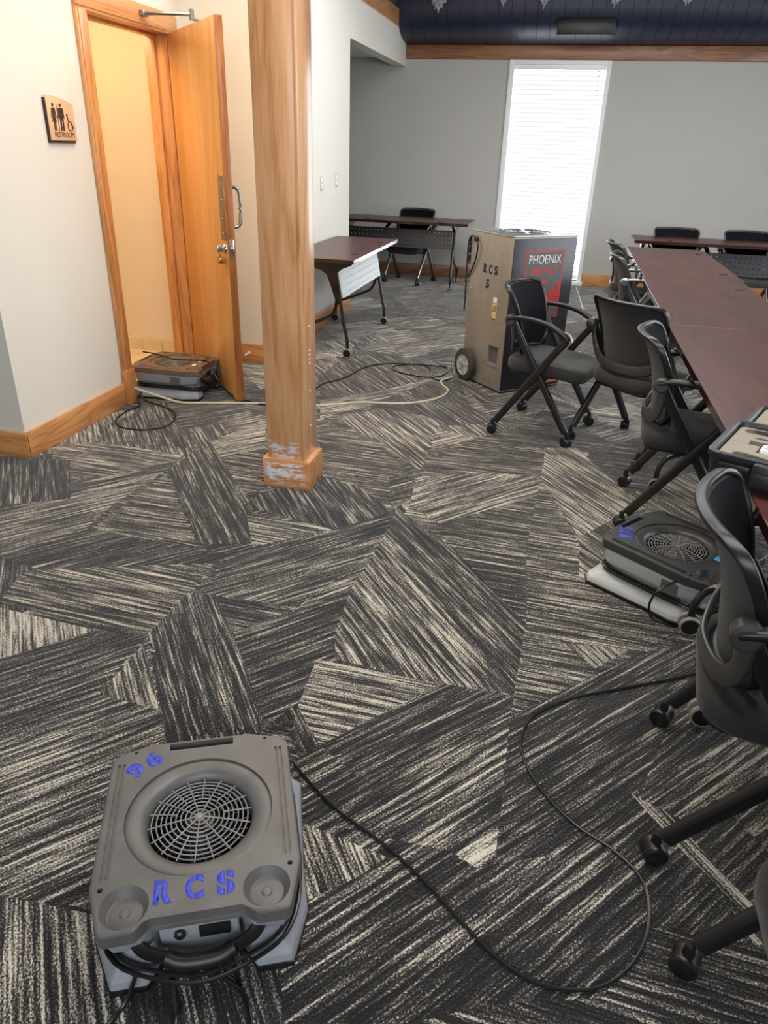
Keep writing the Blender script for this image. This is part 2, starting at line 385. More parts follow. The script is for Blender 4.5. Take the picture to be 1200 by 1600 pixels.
def stencil(name, s, h, w_, mat, parent, origin, right, up, thick=0.2, gap=0.3):
    """bold letters with the narrow break a stencil leaves"""
    r = Vector(right).normalized(); u = Vector(up).normalized(); nn = r.cross(u); O = Vector(origin)
    all_ = BM()
    for i, ch in enumerate(s):
        cu = bpy.data.curves.new('t', 'FONT'); cu.body = ch; cu.size = 1.0; cu.extrude = 0.0; cu.offset = 0.05; cu.resolution_u = 4
        t = bpy.data.objects.new('t', cu); C.objects.link(t); bpy.context.view_layer.update()
        me = bpy.data.meshes.new_from_object(t.evaluated_get(bpy.context.evaluated_depsgraph_get())); bpy.data.objects.remove(t)
        bm = bmesh.new(); bm.from_mesh(me); bpy.data.meshes.remove(me)
        xs = [v.co.x for v in bm.verts]; ys = [v.co.y for v in bm.verts]
        x0, x1, y0, y1 = min(xs), max(xs), min(ys), max(ys)
        for v in bm.verts: v.co.x = (v.co.x-x0)/(x1-x0); v.co.y = (v.co.y-y0)/(y1-y0); v.co.z = 0
        cx = {'R': 0.345, '5': 0.42, '1': 0.5, '7': 0.42}.get(ch, 0.50)
        for k in (cx-0.035, cx+0.035):
            bmesh.ops.bisect_plane(bm, geom=list(bm.verts)+list(bm.edges)+list(bm.faces), plane_co=(k, 0, 0), plane_no=(1, 0, 0))
        if ch != '1':
            bmesh.ops.delete(bm, geom=[f for f in bm.faces if abs(f.calc_center_median().x-cx) < 0.034], context='FACES')
        for v in bm.verts:
            x = (v.co.x+i*(1+gap))*w_; v.co = O+r*x+u*(v.co.y*h)+nn*0.0004
        me = bpy.data.meshes.new('t'); bm.to_mesh(me); bm.free(); all_.from_mesh(me); bpy.data.meshes.remove(me)
    q = bmesh.ops.extrude_face_region(all_, geom=list(all_.faces))
    for v in [g for g in q['geom'] if isinstance(g, bmesh.types.BMVert)]: v.co += nn*0.0004
    return obj(name, all_, mat, parent, smooth=False)

# ================================================================== THE ROOM
CARPET = [
  ('b', -0.15, [(-0.591, 2.978), (-0.309, 2.71), (0.048, 2.206), (0.032, 1.817), (-0.587, 2.701), (-0.639, 2.797)]),
  ('b', 0.35, [(-0.587, 2.701), (0.032, 1.817), (-0.191, 1.803), (-0.546, 1.838), (-0.598, 1.988), (-0.615, 2.331)]),
  ('a', -0.2, [(-0.591, 2.978), (-0.587, 2.701), (-1.175, 2.078), (-1.151, 2.278), (-0.815, 2.695)]),
  ('a', 0.15, [(-0.587, 2.701), (-0.615, 2.331), (-0.753, 2.087), (-1.078, 2.061), (-1.175, 2.078)]),
  ('c', -0.1, [(-1.087, 2.081), (-0.753, 2.087), (-0.932, 1.884)]),
  ('a', -0.2, [(-0.621, 2.353), (-0.591, 1.99), (-0.576, 1.901), (-0.592, 1.619), (-0.654, 1.49), (-0.932, 1.884), (-0.753, 2.087)]),
  ('a', 0.4, [(-0.634, 2.451), (-0.587, 2.701), (-0.606, 2.299), (-0.731, 2.093), (-0.76, 2.107)]),
  ('c', 0.5, [(-0.607, 1.821), (-0.191, 1.803), (-0.48, 1.458), (-0.592, 1.589)]),
  ('b', -0.4, [(-0.592, 1.589), (-0.48, 1.458), (-0.503, 1.415), (-0.57, 1.472)]),
  ('a', -0.25, [(-0.192, 1.809), (-0.48, 1.458), (-0.555, 1.353), (-0.483, 1.16), (-0.331, 0.75), (0.582, 0.978), (0.877, 2.337), (0.432, 2.141), (0.029, 1.713), (0.033, 1.808)]),
  ('a', 0.12, [(0.029, 1.713), (0.034, 1.202), (-0.016, 1.18), (-0.081, 1.208), (-0.368, 1.21), (-0.23, 1.487)]),
  ('a', 0.6, [(0.029, 1.313), (0.034, 1.202), (-0.008, 1.179), (-0.062, 1.204)]),
  ('a', -0.4, [(-0.192, 1.809), (0.033, 1.808), (0.029, 1.713), (-0.346, 1.373), (-0.48, 1.458)]),
  ('a', -0.35, [(0.029, 1.713), (0.432, 2.141), (0.656, 2.276), (0.384, 1.509), (0.218, 1.285), (0.034, 1.202)]),
  ('b', 0.5, [(0.359, 1.503), (0.401, 1.525), (0.631, 1.207), (0.608, 1.1), (0.545, 1.248)]),
  ('a', 0.3, [(0.359, 1.503), (0.785, 1.915), (0.674, 1.403), (0.566, 1.557), (0.501, 1.435)]),
  ('c', -0.15, [(0.381, 1.128), (0.618, 1.144), (0.582, 0.978), (-0.094, 0.809), (0.045, 0.88), (0.267, 0.948)]),
  ('a', 0.25, [(-1.478, 1.424), (-1.203, 1.802), (-0.896, 1.36), (-0.973, 1.29), (-0.886, 1.056), (-0.79, 0.875), (-0.933, 0.854), (-1.023, 0.847)]),
  ('b', 0.3, [(-1.023, 0.847), (-0.795, 0.859), (-0.613, 0.679), (-0.845, 0.621)]),
  ('b', 0.5, [(-0.447, 1.199), (-0.218, 1.155), (-0.27, 1.089), (-0.371, 0.998)]),
  ('b', -0.1, [(-1.198, 2.072), (-1.087, 2.081), (-0.923, 1.879), (-0.654, 1.49), (-0.839, 1.401), (-1.203, 1.802)]),
  ('b', 0.35, [(-1.186, 1.488), (-1.186, 1.751), (-0.977, 1.472)]),
  ('c', 0.25, [(-1.766, 2.289), (-1.486, 2.41), (-1.182, 2.347), (-1.185, 2.098), (-1.196, 1.811), (-1.265, 1.785), (-1.803, 1.836), (-1.852, 2.004)]),
  ('b', 0.7, [(-1.776, 1.802), (-1.378, 1.773), (-1.582, 1.555)]),
  ('a', -0.3, [(-1.582, 1.555), (-1.378, 1.773), (-1.194, 1.786), (-1.195, 1.486), (-1.386, 1.308)]),
  ('a', 0.35, [(-2.282, 2.444), (-1.81, 3.075), (-1.85, 2.64), (-1.831, 2.387), (-2.017, 2.108)]),
  ('c', 0.2, [(-1.791, 3.038), (-1.34, 2.441), (-1.809, 2.424)]),
  ('a', -0.55, [(-2.017, 2.108), (-1.847, 2.412), (-1.181, 2.375), (-1.173, 2.297), (-1.812, 2.064)]),
  ('b', -0.2, [(-1.804, 3.077), (-1.786, 3.506), (-1.239, 2.821), (-1.112, 2.478), (-1.315, 2.419)]),
  ('b', 0, [(-2.459, 3.565), (-2.359, 4.104), (-1.827, 3.392), (-2.367, 3.323)]),
  ('c', 0.3, [(-2.554, 3.165), (-2.367, 3.323), (-1.809, 3.282), (-1.804, 3.077), (-2.108, 2.706)]),
  ('a', -0.25, [(-2.325, 2.498), (-2.108, 2.706), (-1.804, 3.077), (-1.809, 3.282), (-1.972, 2.983), (-2.464, 2.674)]),
  ('a', 0.5, [(-1.77, 3.511), (-1.62, 3.953), (-1.446, 3.511), (-1.621, 3.312)]),
  ('b', -0.5, [(-2.703, 2.977), (-2.338, 3.045), (-2.067, 2.645), (-2.325, 2.498)]),
  ('c', 0.4, [(-1.229, 2.721), (-0.793, 2.72), (-1.089, 2.456)]),
  ('b', -0.1, [(-1.281, 2.808), (-1.248, 2.964), (-1.042, 3.224), (-0.826, 3.168), (-0.598, 2.941), (-0.815, 2.695)]),
  ('a', 0.4, [(-0.54, 3.028), (-0.574, 3.366), (0.043, 3.641), (0.056, 3.316), (-0.364, 2.878)]),
  ('c', 0.1, [(-0.557, 3.641), (0.057, 3.736), (0.047, 3.555), (-0.582, 3.494)]),
  ('b', 0.3, [(-1.248, 4.135), (-0.973, 4.354), (-0.589, 4.285), (-0.566, 3.499), (-0.574, 3.453)]),
  ('c', -0.1, [(-1.222, 3.79), (-0.891, 3.841), (-0.606, 3.357), (-1.042, 3.224)]),
  ('c', -0.15, [(-0.391, 2.87), (0.041, 3.312), (0.048, 2.206), (-0.309, 2.71)]),
  ('c', 0.15, [(0.017, 2.747), (0.047, 3.555), (0.236, 2.868), (0.234, 2.596), (0.576, 2.313), (0.432, 2.141), (0.029, 1.713), (0.032, 1.817), (0.048, 2.206)]),
  ('b', 0.4, [(0.048, 3.977), (0.226, 4.033), (0.524, 3.344), (0.236, 2.928), (0.048, 3.513)]),
  ('b', 0.6, [(0.178, 2.126), (0.401, 2.15), (0.282, 2.012)]),
  ('c', -0.3, [(-0.29, 4.085), (0.044, 4.081), (0.057, 3.736), (-0.557, 3.641)]),
  ('a', 0.3, [(-0.578, 5.08), (-0.34, 4.56), (0.023, 4.679), (-0.048, 4.459), (-0.405, 4.408)]),
  ('b', -0.4, [(-0.917, 4.481), (-0.631, 4.823), (-0.237, 4.336), (-0.533, 4.181)]),
  ('b', -0.2, [(-1.578, 4.909), (-1.589, 6.026), (-0.744, 5.564), (-0.869, 4.669), (-1.441, 4.479)]),
  ('a', 0.35, [(-1.42, 4.414), (-1.102, 4.712), (-0.703, 5.296), (-1.129, 4.303), (-1.306, 4.054)]),
  ('a', 0.25, [(-1.067, 5.653), (-0.345, 6.871), (-0.952, 6.927), (-1.532, 5.812)]),
]

ANG = {'a': 48.0, 'b': 127.0, 'c': 177.0}
def build_floor():
    rnd = random.Random(11)
    bm = BM(); uvl = bm.loops.layers.uv.new('UVMap'); col = bm.loops.layers.color.new('tone')
    def poly(pts, z, d, tone):
        pts = [(p[0], p[1]) for p in pts]
        ar = sum(pts[i][0]*pts[(i+1) % len(pts)][1]-pts[(i+1) % len(pts)][0]*pts[i][1] for i in range(len(pts)))
        if ar < 0: pts = pts[::-1]
        f = bm.faces.new([bm.verts.new((x, y, z)) for x, y in pts])
        a = math.radians(ANG[d]+rnd.uniform(-2, 2)); ou, ov = rnd.uniform(0, 60), rnd.uniform(0, 60)
        v = min(1, max(0, 0.5+tone*0.5))
        for l in f.loops:
            p = l.vert.co
            l[uvl].uv = (p.x*math.cos(a)+p.y*math.sin(a)+ou, -p.x*math.sin(a)+p.y*math.cos(a)+ov)
            l[col] = (v, v, v, 1)
        return f
    ea = Vector((math.cos(math.radians(48)), math.sin(math.radians(48))))*0.62
    eb = Vector((math.cos(math.radians(127)), math.sin(math.radians(127))))*0.50
    for i in range(-22, 24):
        for j in range(-22, 24):
            o = ea*i+eb*j+ea*(0.35*(j % 3)); P = [o, o+ea, o+ea+eb, o+eb]
            if o.x < -6 or o.x > 5.4 or o.y < -4 or o.y > 11.5: continue
            t = lambda: rnd.choice((-0.5, -0.25, -0.1, 0.1, 0.3, 0.5))
            k = rnd.random()
            if k < 0.3: poly(P, 0, rnd.choice('abc'), t())
            elif k < 0.6:
                poly([P[0], P[1], P[2]], 0, rnd.choice('ac'), t()); poly([P[0], P[2], P[3]], 0, rnd.choice('bc'), t())
            else:
                s, q = rnd.uniform(0.25, 0.75), rnd.uniform(0.0, 1.0)
                A = P[0].lerp(P[1], s); B = P[3].lerp(P[2], q)
                poly([P[0], A, B, P[3]], 0, rnd.choice('abc'), t()); poly([A, P[1], P[2], B], 0, rnd.choice('bca'), t())
    for co, no in (((-4.6, 0, 0), (-1, 0, 0)), ((4.1, 0, 0), (1, 0, 0)), ((0, -2.4, 0), (0, -1, 0)), ((0, 9.93, 0), (0, 1, 0))):
        bmesh.ops.bisect_plane(bm, geom=list(bm.verts)+list(bm.edges)+list(bm.faces), plane_co=co, plane_no=no, clear_outer=True)
    for k, (d, tone, pts) in enumerate(CARPET):
        poly(pts, 0.0001+0.00004*k, d, tone)
    me = bpy.data.meshes.new('floor'); bm.to_mesh(me); bm.free()
    return struct(link('floor', me, M_carpet))
build_floor()

def sbox(name, lo, hi, mat, bev=0.0):
    return struct(obj(name, box(BM(), lo, hi, bev), mat))
XL = -2.557; XM = -2.075; YB = 9.9; TOP = 3.4
# restroom side wall with its doorway
bm = BM()
box(bm, (XL-0.14, 3.02, 0), (XL, 4.03, TOP)); box(bm, (XL-0.14, 4.03, 2.10), (XL, 4.93, TOP)); box(bm, (XL-0.14, 4.93, 0), (XL, 5.14, TOP))
struct(obj('wall_left', bm, M_wall))
sbox('wall_front_left', (-4.6, 3.02, 0), (XL-0.14, 3.14, TOP), M_wall)
sbox('wall_middle', (XL-0.14, 5.14, 0), (XM-0.14, 5.26, TOP), M_wall)
bm = BM()
box(bm, (XM-0.14, 5.14, 0), (XM, 7.44, TOP)); box(bm, (XM-0.14, 7.44, 2.365), (XM, YB, 2.86))
struct(obj('wall_switches', bm, M_wall))
sbox('wall_back', (-4.6, YB, 0), (-0.80, YB+0.14, TOP), M_wallgrey)
bm = BM(); box(bm, (0.25, YB, 0), (4.1, YB+0.14, TOP)); box(bm, (-0.80, YB, 2.42), (0.25, YB+0.14, TOP)); box(bm, (-0.80, YB, 0), (0.25, YB+0.14, 0.05))
struct(obj('wall_back_right', bm, M_wallgrey))
sbox('wall_alcove', (-4.6, 5.4, 0), (-4.5, YB, 2.6), M_wallgrey)
sbox('wall_right', (4.1, -2.4, 0), (4.2, YB+0.14, TOP), M_wall)
sbox('wall_rear', (-4.6, -2.5, 0), (4.2, -2.4, TOP), M_wall)
sbox('wall_far_left', (-4.7, -2.5, 0), (-4.6, YB+0.14, TOP), M_wall)
sbox('ceiling', (-4.7, -2.5, TOP), (4.2, YB+0.14, TOP+0.08), M_navyceil)
# alcove ceiling of lay-in tiles
bm = BM()
for i in range(4):
    for j in range(5):
        box(bm, (-4.5+i*0.6, 7.0+j*0.6, 2.45), (-4.5+i*0.6+0.592, 7.0+j*0.6+0.592, 2.47), 0.003, 1)
box(bm, (-4.5, 7.0, 2.462), (-2.18, YB, 2.48))
struct(obj('ceiling_alcove', bm, M_ceiltile))

def board(name, lo, hi, mat, bev=0.005): return sbox(name, lo, hi, mat, bev)
board('baseboard_left', (XL, 3.005, 0), (XL+0.016, 3.94, 0.14), M_oak_y)
board('baseboard_front_left', (-4.5, 3.004, 0), (XL+0.016, 3.02, 0.14), M_oak_x)
board('baseboard_middle', (XL+0.02, 5.124, 0), (XM, 5.14, 0.14), M_oak_x)
board('baseboard_switches', (XM, 5.14, 0), (XM+0.016, 7.455, 0.14), M_oak_y)
board('baseboard_back', (-4.5, YB-0.016, 0), (-0.86, YB, 0.145), M_dark_rail)
board('baseboard_right', (0.30, YB-0.016, 0), (4.1, YB, 0.145), M_oak_x)
board('trim_1', (XM-0.15, YB-0.022, 2.44), (4.1, YB, 2.585), M_dark_rail)          # rail over the window
board('trim_2', (XM, 5.14, 2.70), (XM+0.02, 9.36, 2.858), M_oak_y)
# navy boarded soffit over the back wall
bm = BM()
prof = [(9.36, TOP-0.01), (9.36, 2.95), (9.365, 2.86), (9.385, 2.78), (9.43, 2.715), (9.50, 2.665), (9.60, 2.628), (9.74, 2.60), (9.90, 2.587)]
x = XM+0.002
while x < 4.1:
    x2 = min(4.1, x+0.138)
    for a, b in zip(prof, prof[1:]):
        f = [bm.verts.new(p) for p in ((x, a[0], a[1]), (x2-0.004, a[0], a[1]), (x2-0.004, b[0], b[1]), (x, b[0], b[1]))]
        bm.faces.new(f)
        g = [bm.verts.new(p) for p in ((x2-0.004, a[0], a[1]), (x2, a[0]+0.005, a[1]+0.003), (x2, b[0]+0.005, b[1]+0.003), (x2-0.004, b[0], b[1]))]
        bm.faces.new(g)
    x = x2
bmesh.ops.remove_doubles(bm, verts=bm.verts, dist=0.0005)
struct(obj('ceiling_soffit', bm, M_navy))
# door opening: jambs, casing, plinth blocks
bm = BM()
box(bm, (XL-0.15, 4.93, 0), (XL+0.004, 4.905, 2.105), 0.002); box(bm, (XL-0.11, 4.905, 0), (XL-0.075, 4.892, 2.09), 0.003)
box(bm, (XL-0.15, 4.03, 0), (XL+0.004, 4.05, 2.105), 0.002)
struct(obj('trim_3', bm, M_oak_z))
bm = BM(); box(bm, (XL-0.15, 4.03, 2.085), (XL+0.004, 4.93, 2.106), 0.002); box(bm, (XL-0.11, 4.05, 2.07), (XL-0.06, 4.9, 2.086), 0.003)
box(bm, (XL+0.001, 3.945, 2.085), (XL+0.022, 5.02, 2.20), 0.004); box(bm, (XL+0.02, 3.945, 2.10), (XL+0.028, 5.02, 2.185), 0.004)
struct(obj('trim_4', bm, M_oak_y))
bm = BM(); box(bm, (XL+0.001, 3.945, 0.2), (XL+0.022, 4.042, 2.088), 0.004); box(bm, (XL+0.02, 3.958, 0.2), (XL+0.028, 4.028, 2.088), 0.004)
box(bm, (XL+0.001, 4.918, 0.2), (XL+0.022, 5.02, 2.088), 0.004)
box(bm, (XL+0.001, 3.938, 0), (XL+0.034, 4.05, 0.215), 0.004); box(bm, (XL+0.001, 4.912, 0), (XL+0.034, 5.026, 0.215), 0.004)
struct(obj('trim_5', bm, M_oak_z))
# restroom beyond the doorway
sbox('wall_restroom', (-4.6, 5.2, 0), (XL-0.14, 5.32, 2.7), M_restwall)
sbox('wall_restroom_left', (-4.6, 3.14, 0), (-4.5, 5.2, 2.7), M_restwall)
sbox('ceiling_restroom', (-4.6, 3.14, 2.62), (XL-0.14, 5.2, 2.7), M_restwall)
bm = BM()
for i in range(7):
    for j in range(8):
        xa, ya = -4.5+i*0.28, 3.14+j*0.28
        if ya > 5.15: continue
        box(bm, (xa+0.002, ya+0.002, -0.004), (min(xa+0.278, XL-0.07), min(ya+0.278, 5.2), 0.006), 0.001, 1)
struct(obj('floor_restroom', bm, M_tile))
bm = BM()
for i in range(11): box(bm, (-4.5+i*0.17+0.001, 5.188, 0.004), (-4.5+i*0.17+0.169, 5.2, 0.095), 0.002, 1)
struct(obj('baseboard_restroom', bm, M_tile))

# ---- window with its backlit blind
win = BM()
box(win, (-0.85, YB-0.021, 0.03), (-0.79, YB+0.04, 2.4395), 0.002); box(win, (0.245, YB-0.021, 0.03), (0.29, YB+0.04, 2.4395), 0.002)
box(win, (-0.85, YB-0.02, 2.40), (0.29, YB+0.04, 2.442), 0.004); box(win, (-0.87, YB-0.05, 0.0), (0.31, YB+0.10, 0.05), 0.006)
wo = struct(obj('window_1', win, M_white))
obj('window_pane', box(BM(), (-0.79, YB+0.10, 0.05), (0.25, YB+0.106, 2.42)), M_glass, wo)
bl = thing('window_blind', 'tall white horizontal-slat blind, closed and glowing with daylight, between the grey back walls', 'window blind', (-0.275, YB+0.03, 0.05))
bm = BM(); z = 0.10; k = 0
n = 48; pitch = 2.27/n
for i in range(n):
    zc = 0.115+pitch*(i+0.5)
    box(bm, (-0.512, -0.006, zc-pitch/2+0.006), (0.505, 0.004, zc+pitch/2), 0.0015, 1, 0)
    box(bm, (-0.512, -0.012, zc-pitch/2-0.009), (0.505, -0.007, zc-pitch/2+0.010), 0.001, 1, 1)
o = obj('slats', bm, [M_slat, M_lipshade], bl, smooth=False); o.location = (0, 0, -0.05)
obj('headrail', box(BM(), (-0.513, -0.03, 2.30), (0.512, 0.03, 2.345), 0.004), M_white, bl)
obj('bottom_rail', box(BM(), (-0.512, -0.012, 0.035), (0.506, 0.012, 0.062), 0.004), M_white, bl)
bm = BM(); tube(bm, [(0.44, -0.022, 2.30), (0.441, -0.024, 2.2), (0.44, -0.023, 2.08)], 0.003, 6)
obj('tilt_wand', bm, M_greyplas, bl)

# ---- soffit vent and loose insulation along the deck
v = thing('ceiling_vent', 'dark rectangular vent cover on the navy soffit over the window', 'vent', (-0.04, 9.37, 2.60))
bm = BM(); box(bm, (-0.30, -0.005, 0.03), (0.30, 0.10, 0.175), 0.006)
obj('frame', bm, M_black, v)
obj('lip', box(BM(), (-0.305, -0.012, 0.018), (0.305, 0.02, 0.032), 0.003), M_greyplas, v)
tl = ['leftmost tuft of grey insulation hanging from the navy deck, above the wall corner', 'second tuft of grey insulation from the left along the navy deck, left of the window',
      'tuft of grey insulation on the navy deck above the window\'s left half', 'tuft of grey insulation on the navy deck above the window\'s right edge',
      'second tuft of grey insulation from the right along the navy deck', 'rightmost tuft of grey insulation along the navy deck']
for i, (tx, sc_) in enumerate(((-1.63, 1.25), (-0.93, 0.85), (-0.50, 1.0), (0.22, 1.0), (0.92, 0.9), (1.72, 0.9))):
    rr = random.Random(40+i); bm = BM()
    bmesh.ops.create_icosphere(bm, subdivisions=4, radius=1)
    for vv in bm.verts:
        p = vv.co.copy(); s_ = 1+0.22*math.sin(p.x*9+i)*math.sin(p.z*11)+rr.uniform(-0.07, 0.07)
        vv.co = Vector((p.x*0.115*sc_*s_*(0.75+0.35*p.z), p.y*0.05*s_, p.z*0.12*sc_*s_))
    o = obj('insulation_tuft', bm, M_tuft); o.location = (tx, 9.325, 2.99)
    tag(o, tl[i], 'insulation', 'insulation tufts along the navy deck')

# ---- column
col = thing('wood_column', 'square oak-clad column with paint-smeared plinth in the middle of the carpet', 'column', (0, 0, 0))
bm = BM(); box(bm, (-1.252, 3.062, 0.10), (-1.078, 3.236, TOP), 0.003); box(bm, (-1.0785, 3.058, 0.10), (-1.062, 3.24, TOP), 0.003)
obj('shaft', bm, M_col, col)
obj('plinth', box(BM(), (-1.274, 3.046, 0), (-1.036, 3.252, 0.148), 0.004), M_colbase, col)
bm = BM()
for zz in (0.30, 0.47, 0.60, 0.62, 0.64, 0.66, 0.77): lathe(bm, [(0.0, 0.0025), (0.004, 0.002), (0.0045, -0.002)], 8, 'x', (-1.062, 3.15, zz))
obj('nail_heads', bm, M_lblwhite, col)

# ---- door leaf
hx, hy = -2.54, 4.895
dd = Vector((0.672, -0.7405)); LW = 0.945
rz = math.atan2(dd.y, dd.x)
door = struct(obj('door_1', box(BM(), (0.0, 0.0, 0.012), (LW, 0.045, 2.088), 0.002), M_door)); door.location = (hx, hy, 0); door.rotation_euler = (0, 0, rz)
obj('edge_band', box(BM(), (LW-0.001, -0.0005, 0.011), (LW+0.003, 0.0455, 2.089), 0.001), wood('door_edge', 'z', srgb(120, 66, 24), srgb(160, 96, 44), srgb(176, 112, 58)), door)
bm = BM(); box(bm, (LW-0.105, -0.003, 0.98), (LW-0.012, 0.0, 1.33), 0.001)
for zz in (1.02, 1.29, 1.10, 1.20):
    lathe(bm, [(0.007, 0.0), (0.006, -0.003), (0.0, -0.005)], 10, 'y', (LW-0.055, -0.003, zz))
obj('push_plate', bm, M_silver, door)
bm = BM(); tube(bm, [(LW-0.06, 0.045, 1.05), (LW-0.06, 0.085, 1.055), (LW-0.06, 0.105, 1.08), (LW-0.06, 0.108, 1.16), (LW-0.06, 0.105, 1.24), (LW-0.06, 0.085, 1.265), (LW-0.06, 0.045, 1.27)], 0.010, 10)
obj('pull_handle', bm, M_silver, door)
bm = BM(); lathe(bm, [(0.0, -0.016), (0.018, -0.016), (0.026, -0.008), (0.028, 0.0)], 16, 'y', (LW-0.05, 0, 0.935)); box(bm, (LW-0.056, -0.05, 0.915), (LW-0.044, -0.012, 0.955), 0.004)
obj('thumb_turn', bm, M_chrome, door)
bm = BM(); box(bm, (LW-0.085, -0.045, 0.85), (LW-0.04, -0.012, 0.885), 0.004); tube(bm, [(LW-0.075, -0.028, 0.885), (LW-0.07, -0.028, 0.905), (LW-0.055, -0.028, 0.905), (LW-0.05, -0.028, 0.885)], 0.004, 6)
obj('padlock', bm, M_brass, door)
bm = BM(); box(bm, (LW+0.002, 0.010, 0.88), (LW+0.006, 0.036, 0.99), 0.001); box(bm, (LW+0.004, 0.016, 0.925), (LW+0.018, 0.030, 0.95), 0.003)
obj('latch', bm, M_chrome, door)
# closer arm reaching from the head casing to the leaf
bm = BM(); box(bm, (-2.532, 4.56, 2.135), (-2.50, 4.62, 2.165), 0.004)
tube(bm, [(-2.52, 4.59, 2.15), (-2.42, 4.63, 2.155), (-2.27, 4.70, 2.16)], 0.010, 8)
lathe(bm, [(0.0, 0.03), (0.014, 0.03), (0.014, -0.025), (0.0, -0.025)], 12, 'z', (-2.27, 4.70, 2.155))
tube(bm, [(-2.27, 4.70, 2.135), (-2.18, 4.66, 2.12), (-2.06, 4.52, 2.10)], 0.006, 8)
box(bm, (-2.09, 4.44, 2.02), (-2.03, 4.56, 2.10), 0.006)
o = obj('door_closer_arm', bm, M_silver)
tag(o, 'silver jointed closer arm over the open restroom door', 'door closer')

# ---- restroom sign
sg = thing('restroom_sign', 'peach restroom sign with dark figures on the wall left of the door', 'sign', (XL, 3.70, 1.483))
W2 = 0.108
def sign_out(a, hb):
    return [(-W2, 0)] + [(W2, 0), (W2, hb-0.035)] + [(W2-(2*W2)*t, hb-0.035+0.035*(1-(1-t)**2)) for t in (0.2, 0.4, 0.6, 0.8)] + [(-W2, hb)]
obj('backing', prism(BM(), [(a-0.006, b-0.012) for a, b in sign_out(0, 0.20)], 0.0, 0.012, axis='x'), M_signdark, sg)
obj('face_plate', prism(BM(), sign_out(0, 0.20), 0.012, 0.017, 0.001, axis='x'), M_sign, sg)
bm = BM(); X0, X1 = 0.0168, 0.0184
def dot(cy, cz, r): prism(bm, [(cy+r*math.cos(2*PI*i/14), cz+r*math.sin(2*PI*i/14)) for i in range(14)], X0, X1, axis='x')
def pg(pts): prism(bm, pts, X0, X1, axis='x')
dot(-0.062, 0.158, 0.0085); pg([(-0.066, 0.146), (-0.058, 0.146), (-0.050, 0.10), (-0.044, 0.082), (-0.080, 0.082), (-0.074, 0.10)])
pg([(-0.058, 0.146), (-0.048, 0.143), (-0.040, 0.102), (-0.045, 0.10), (-0.053, 0.13)]); pg([(-0.066, 0.146), (-0.076, 0.143), (-0.084, 0.102), (-0.079, 0.10), (-0.071, 0.13)])
pg([(-0.070, 0.082), (-0.063, 0.082), (-0.063, 0.045), (-0.070, 0.045)]); pg([(-0.060, 0.082), (-0.053, 0.082), (-0.053, 0.045), (-0.060, 0.045)])
pg([(-0.032, 0.16), (-0.029, 0.16), (-0.029, 0.042), (-0.032, 0.042)])
dot(-0.002, 0.158, 0.0085); pg([(-0.018, 0.146), (0.014, 0.146), (0.020, 0.142), (0.022, 0.10), (0.016, 0.10), (0.013, 0.13), (0.012, 0.045), (0.001, 0.045), (0.001, 0.09), (-0.005, 0.09), (-0.005, 0.045), (-0.016, 0.045), (-0.017, 0.13), (-0.020, 0.10), (-0.026, 0.10), (-0.024, 0.142)])
dot(0.046, 0.116, 0.0065)
sweep(bm, [(X1-0.0004, 0.046, 0.112), (X1-0.0004, 0.050, 0.088), (X1-0.0004, 0.070, 0.088), (X1-0.0004, 0.080, 0.058), (X1-0.0004, 0.088, 0.060)], circ(0.0026, 6), up=(1, 0, 0))
tube(bm, [(X1-0.0004, 0.062+0.020*math.cos(a), 0.066+0.021*math.sin(a)) for a in [PI*0.65+i*PI*1.45/8 for i in range(9)]], 0.0024, 6, 3, up=(1, 0, 0))
obj('pictograms', bm, M_signdark, sg, smooth=False)
text('lettering', 'RESTROOM', 0.034, M_signdark, sg, (0.0175, 0.006, 0.026), (0, 1, 0), (0, 0, 1), 0.0006, sx=0.92)

# ---- switch plates and doorstop
def plate(y, zc, label):
    o = thing('wall_outlet', label, 'wall plate', (XM, y, zc))
    obj('cover', box(BM(), (0, -0.036, -0.06), (0.006, 0.036, 0.06), 0.003), M_plate, o)
    bm = BM(); box(bm, (0.005, -0.017, 0.006), (0.009, 0.017, 0.04), 0.002); box(bm, (0.005, -0.017, -0.04), (0.009, 0.017, -0.006), 0.002)
    obj('rocker', bm, M_lblwhite, o); return o
plate(6.55, 1.21, 'white wall plate on the pale wall, left one of the pair'); plate(7.0, 1.22, 'white wall plate on the pale wall, right one nearer the corner')
ds = thing('door_stop', 'small white door stop on the baseboard behind the oak column', 'door stop', (-2.21, 5.124, 0.075))
bm = BM(); lathe(bm, [(0.0, 0.0), (0.012, 0.0), (0.012, -0.004), (0.004, -0.008), (0.004, -0.055), (0.009, -0.058), (0.009, -0.068), (0.0, -0.07)], 12, 'y')
obj('spring', bm, M_lblwhite, ds)

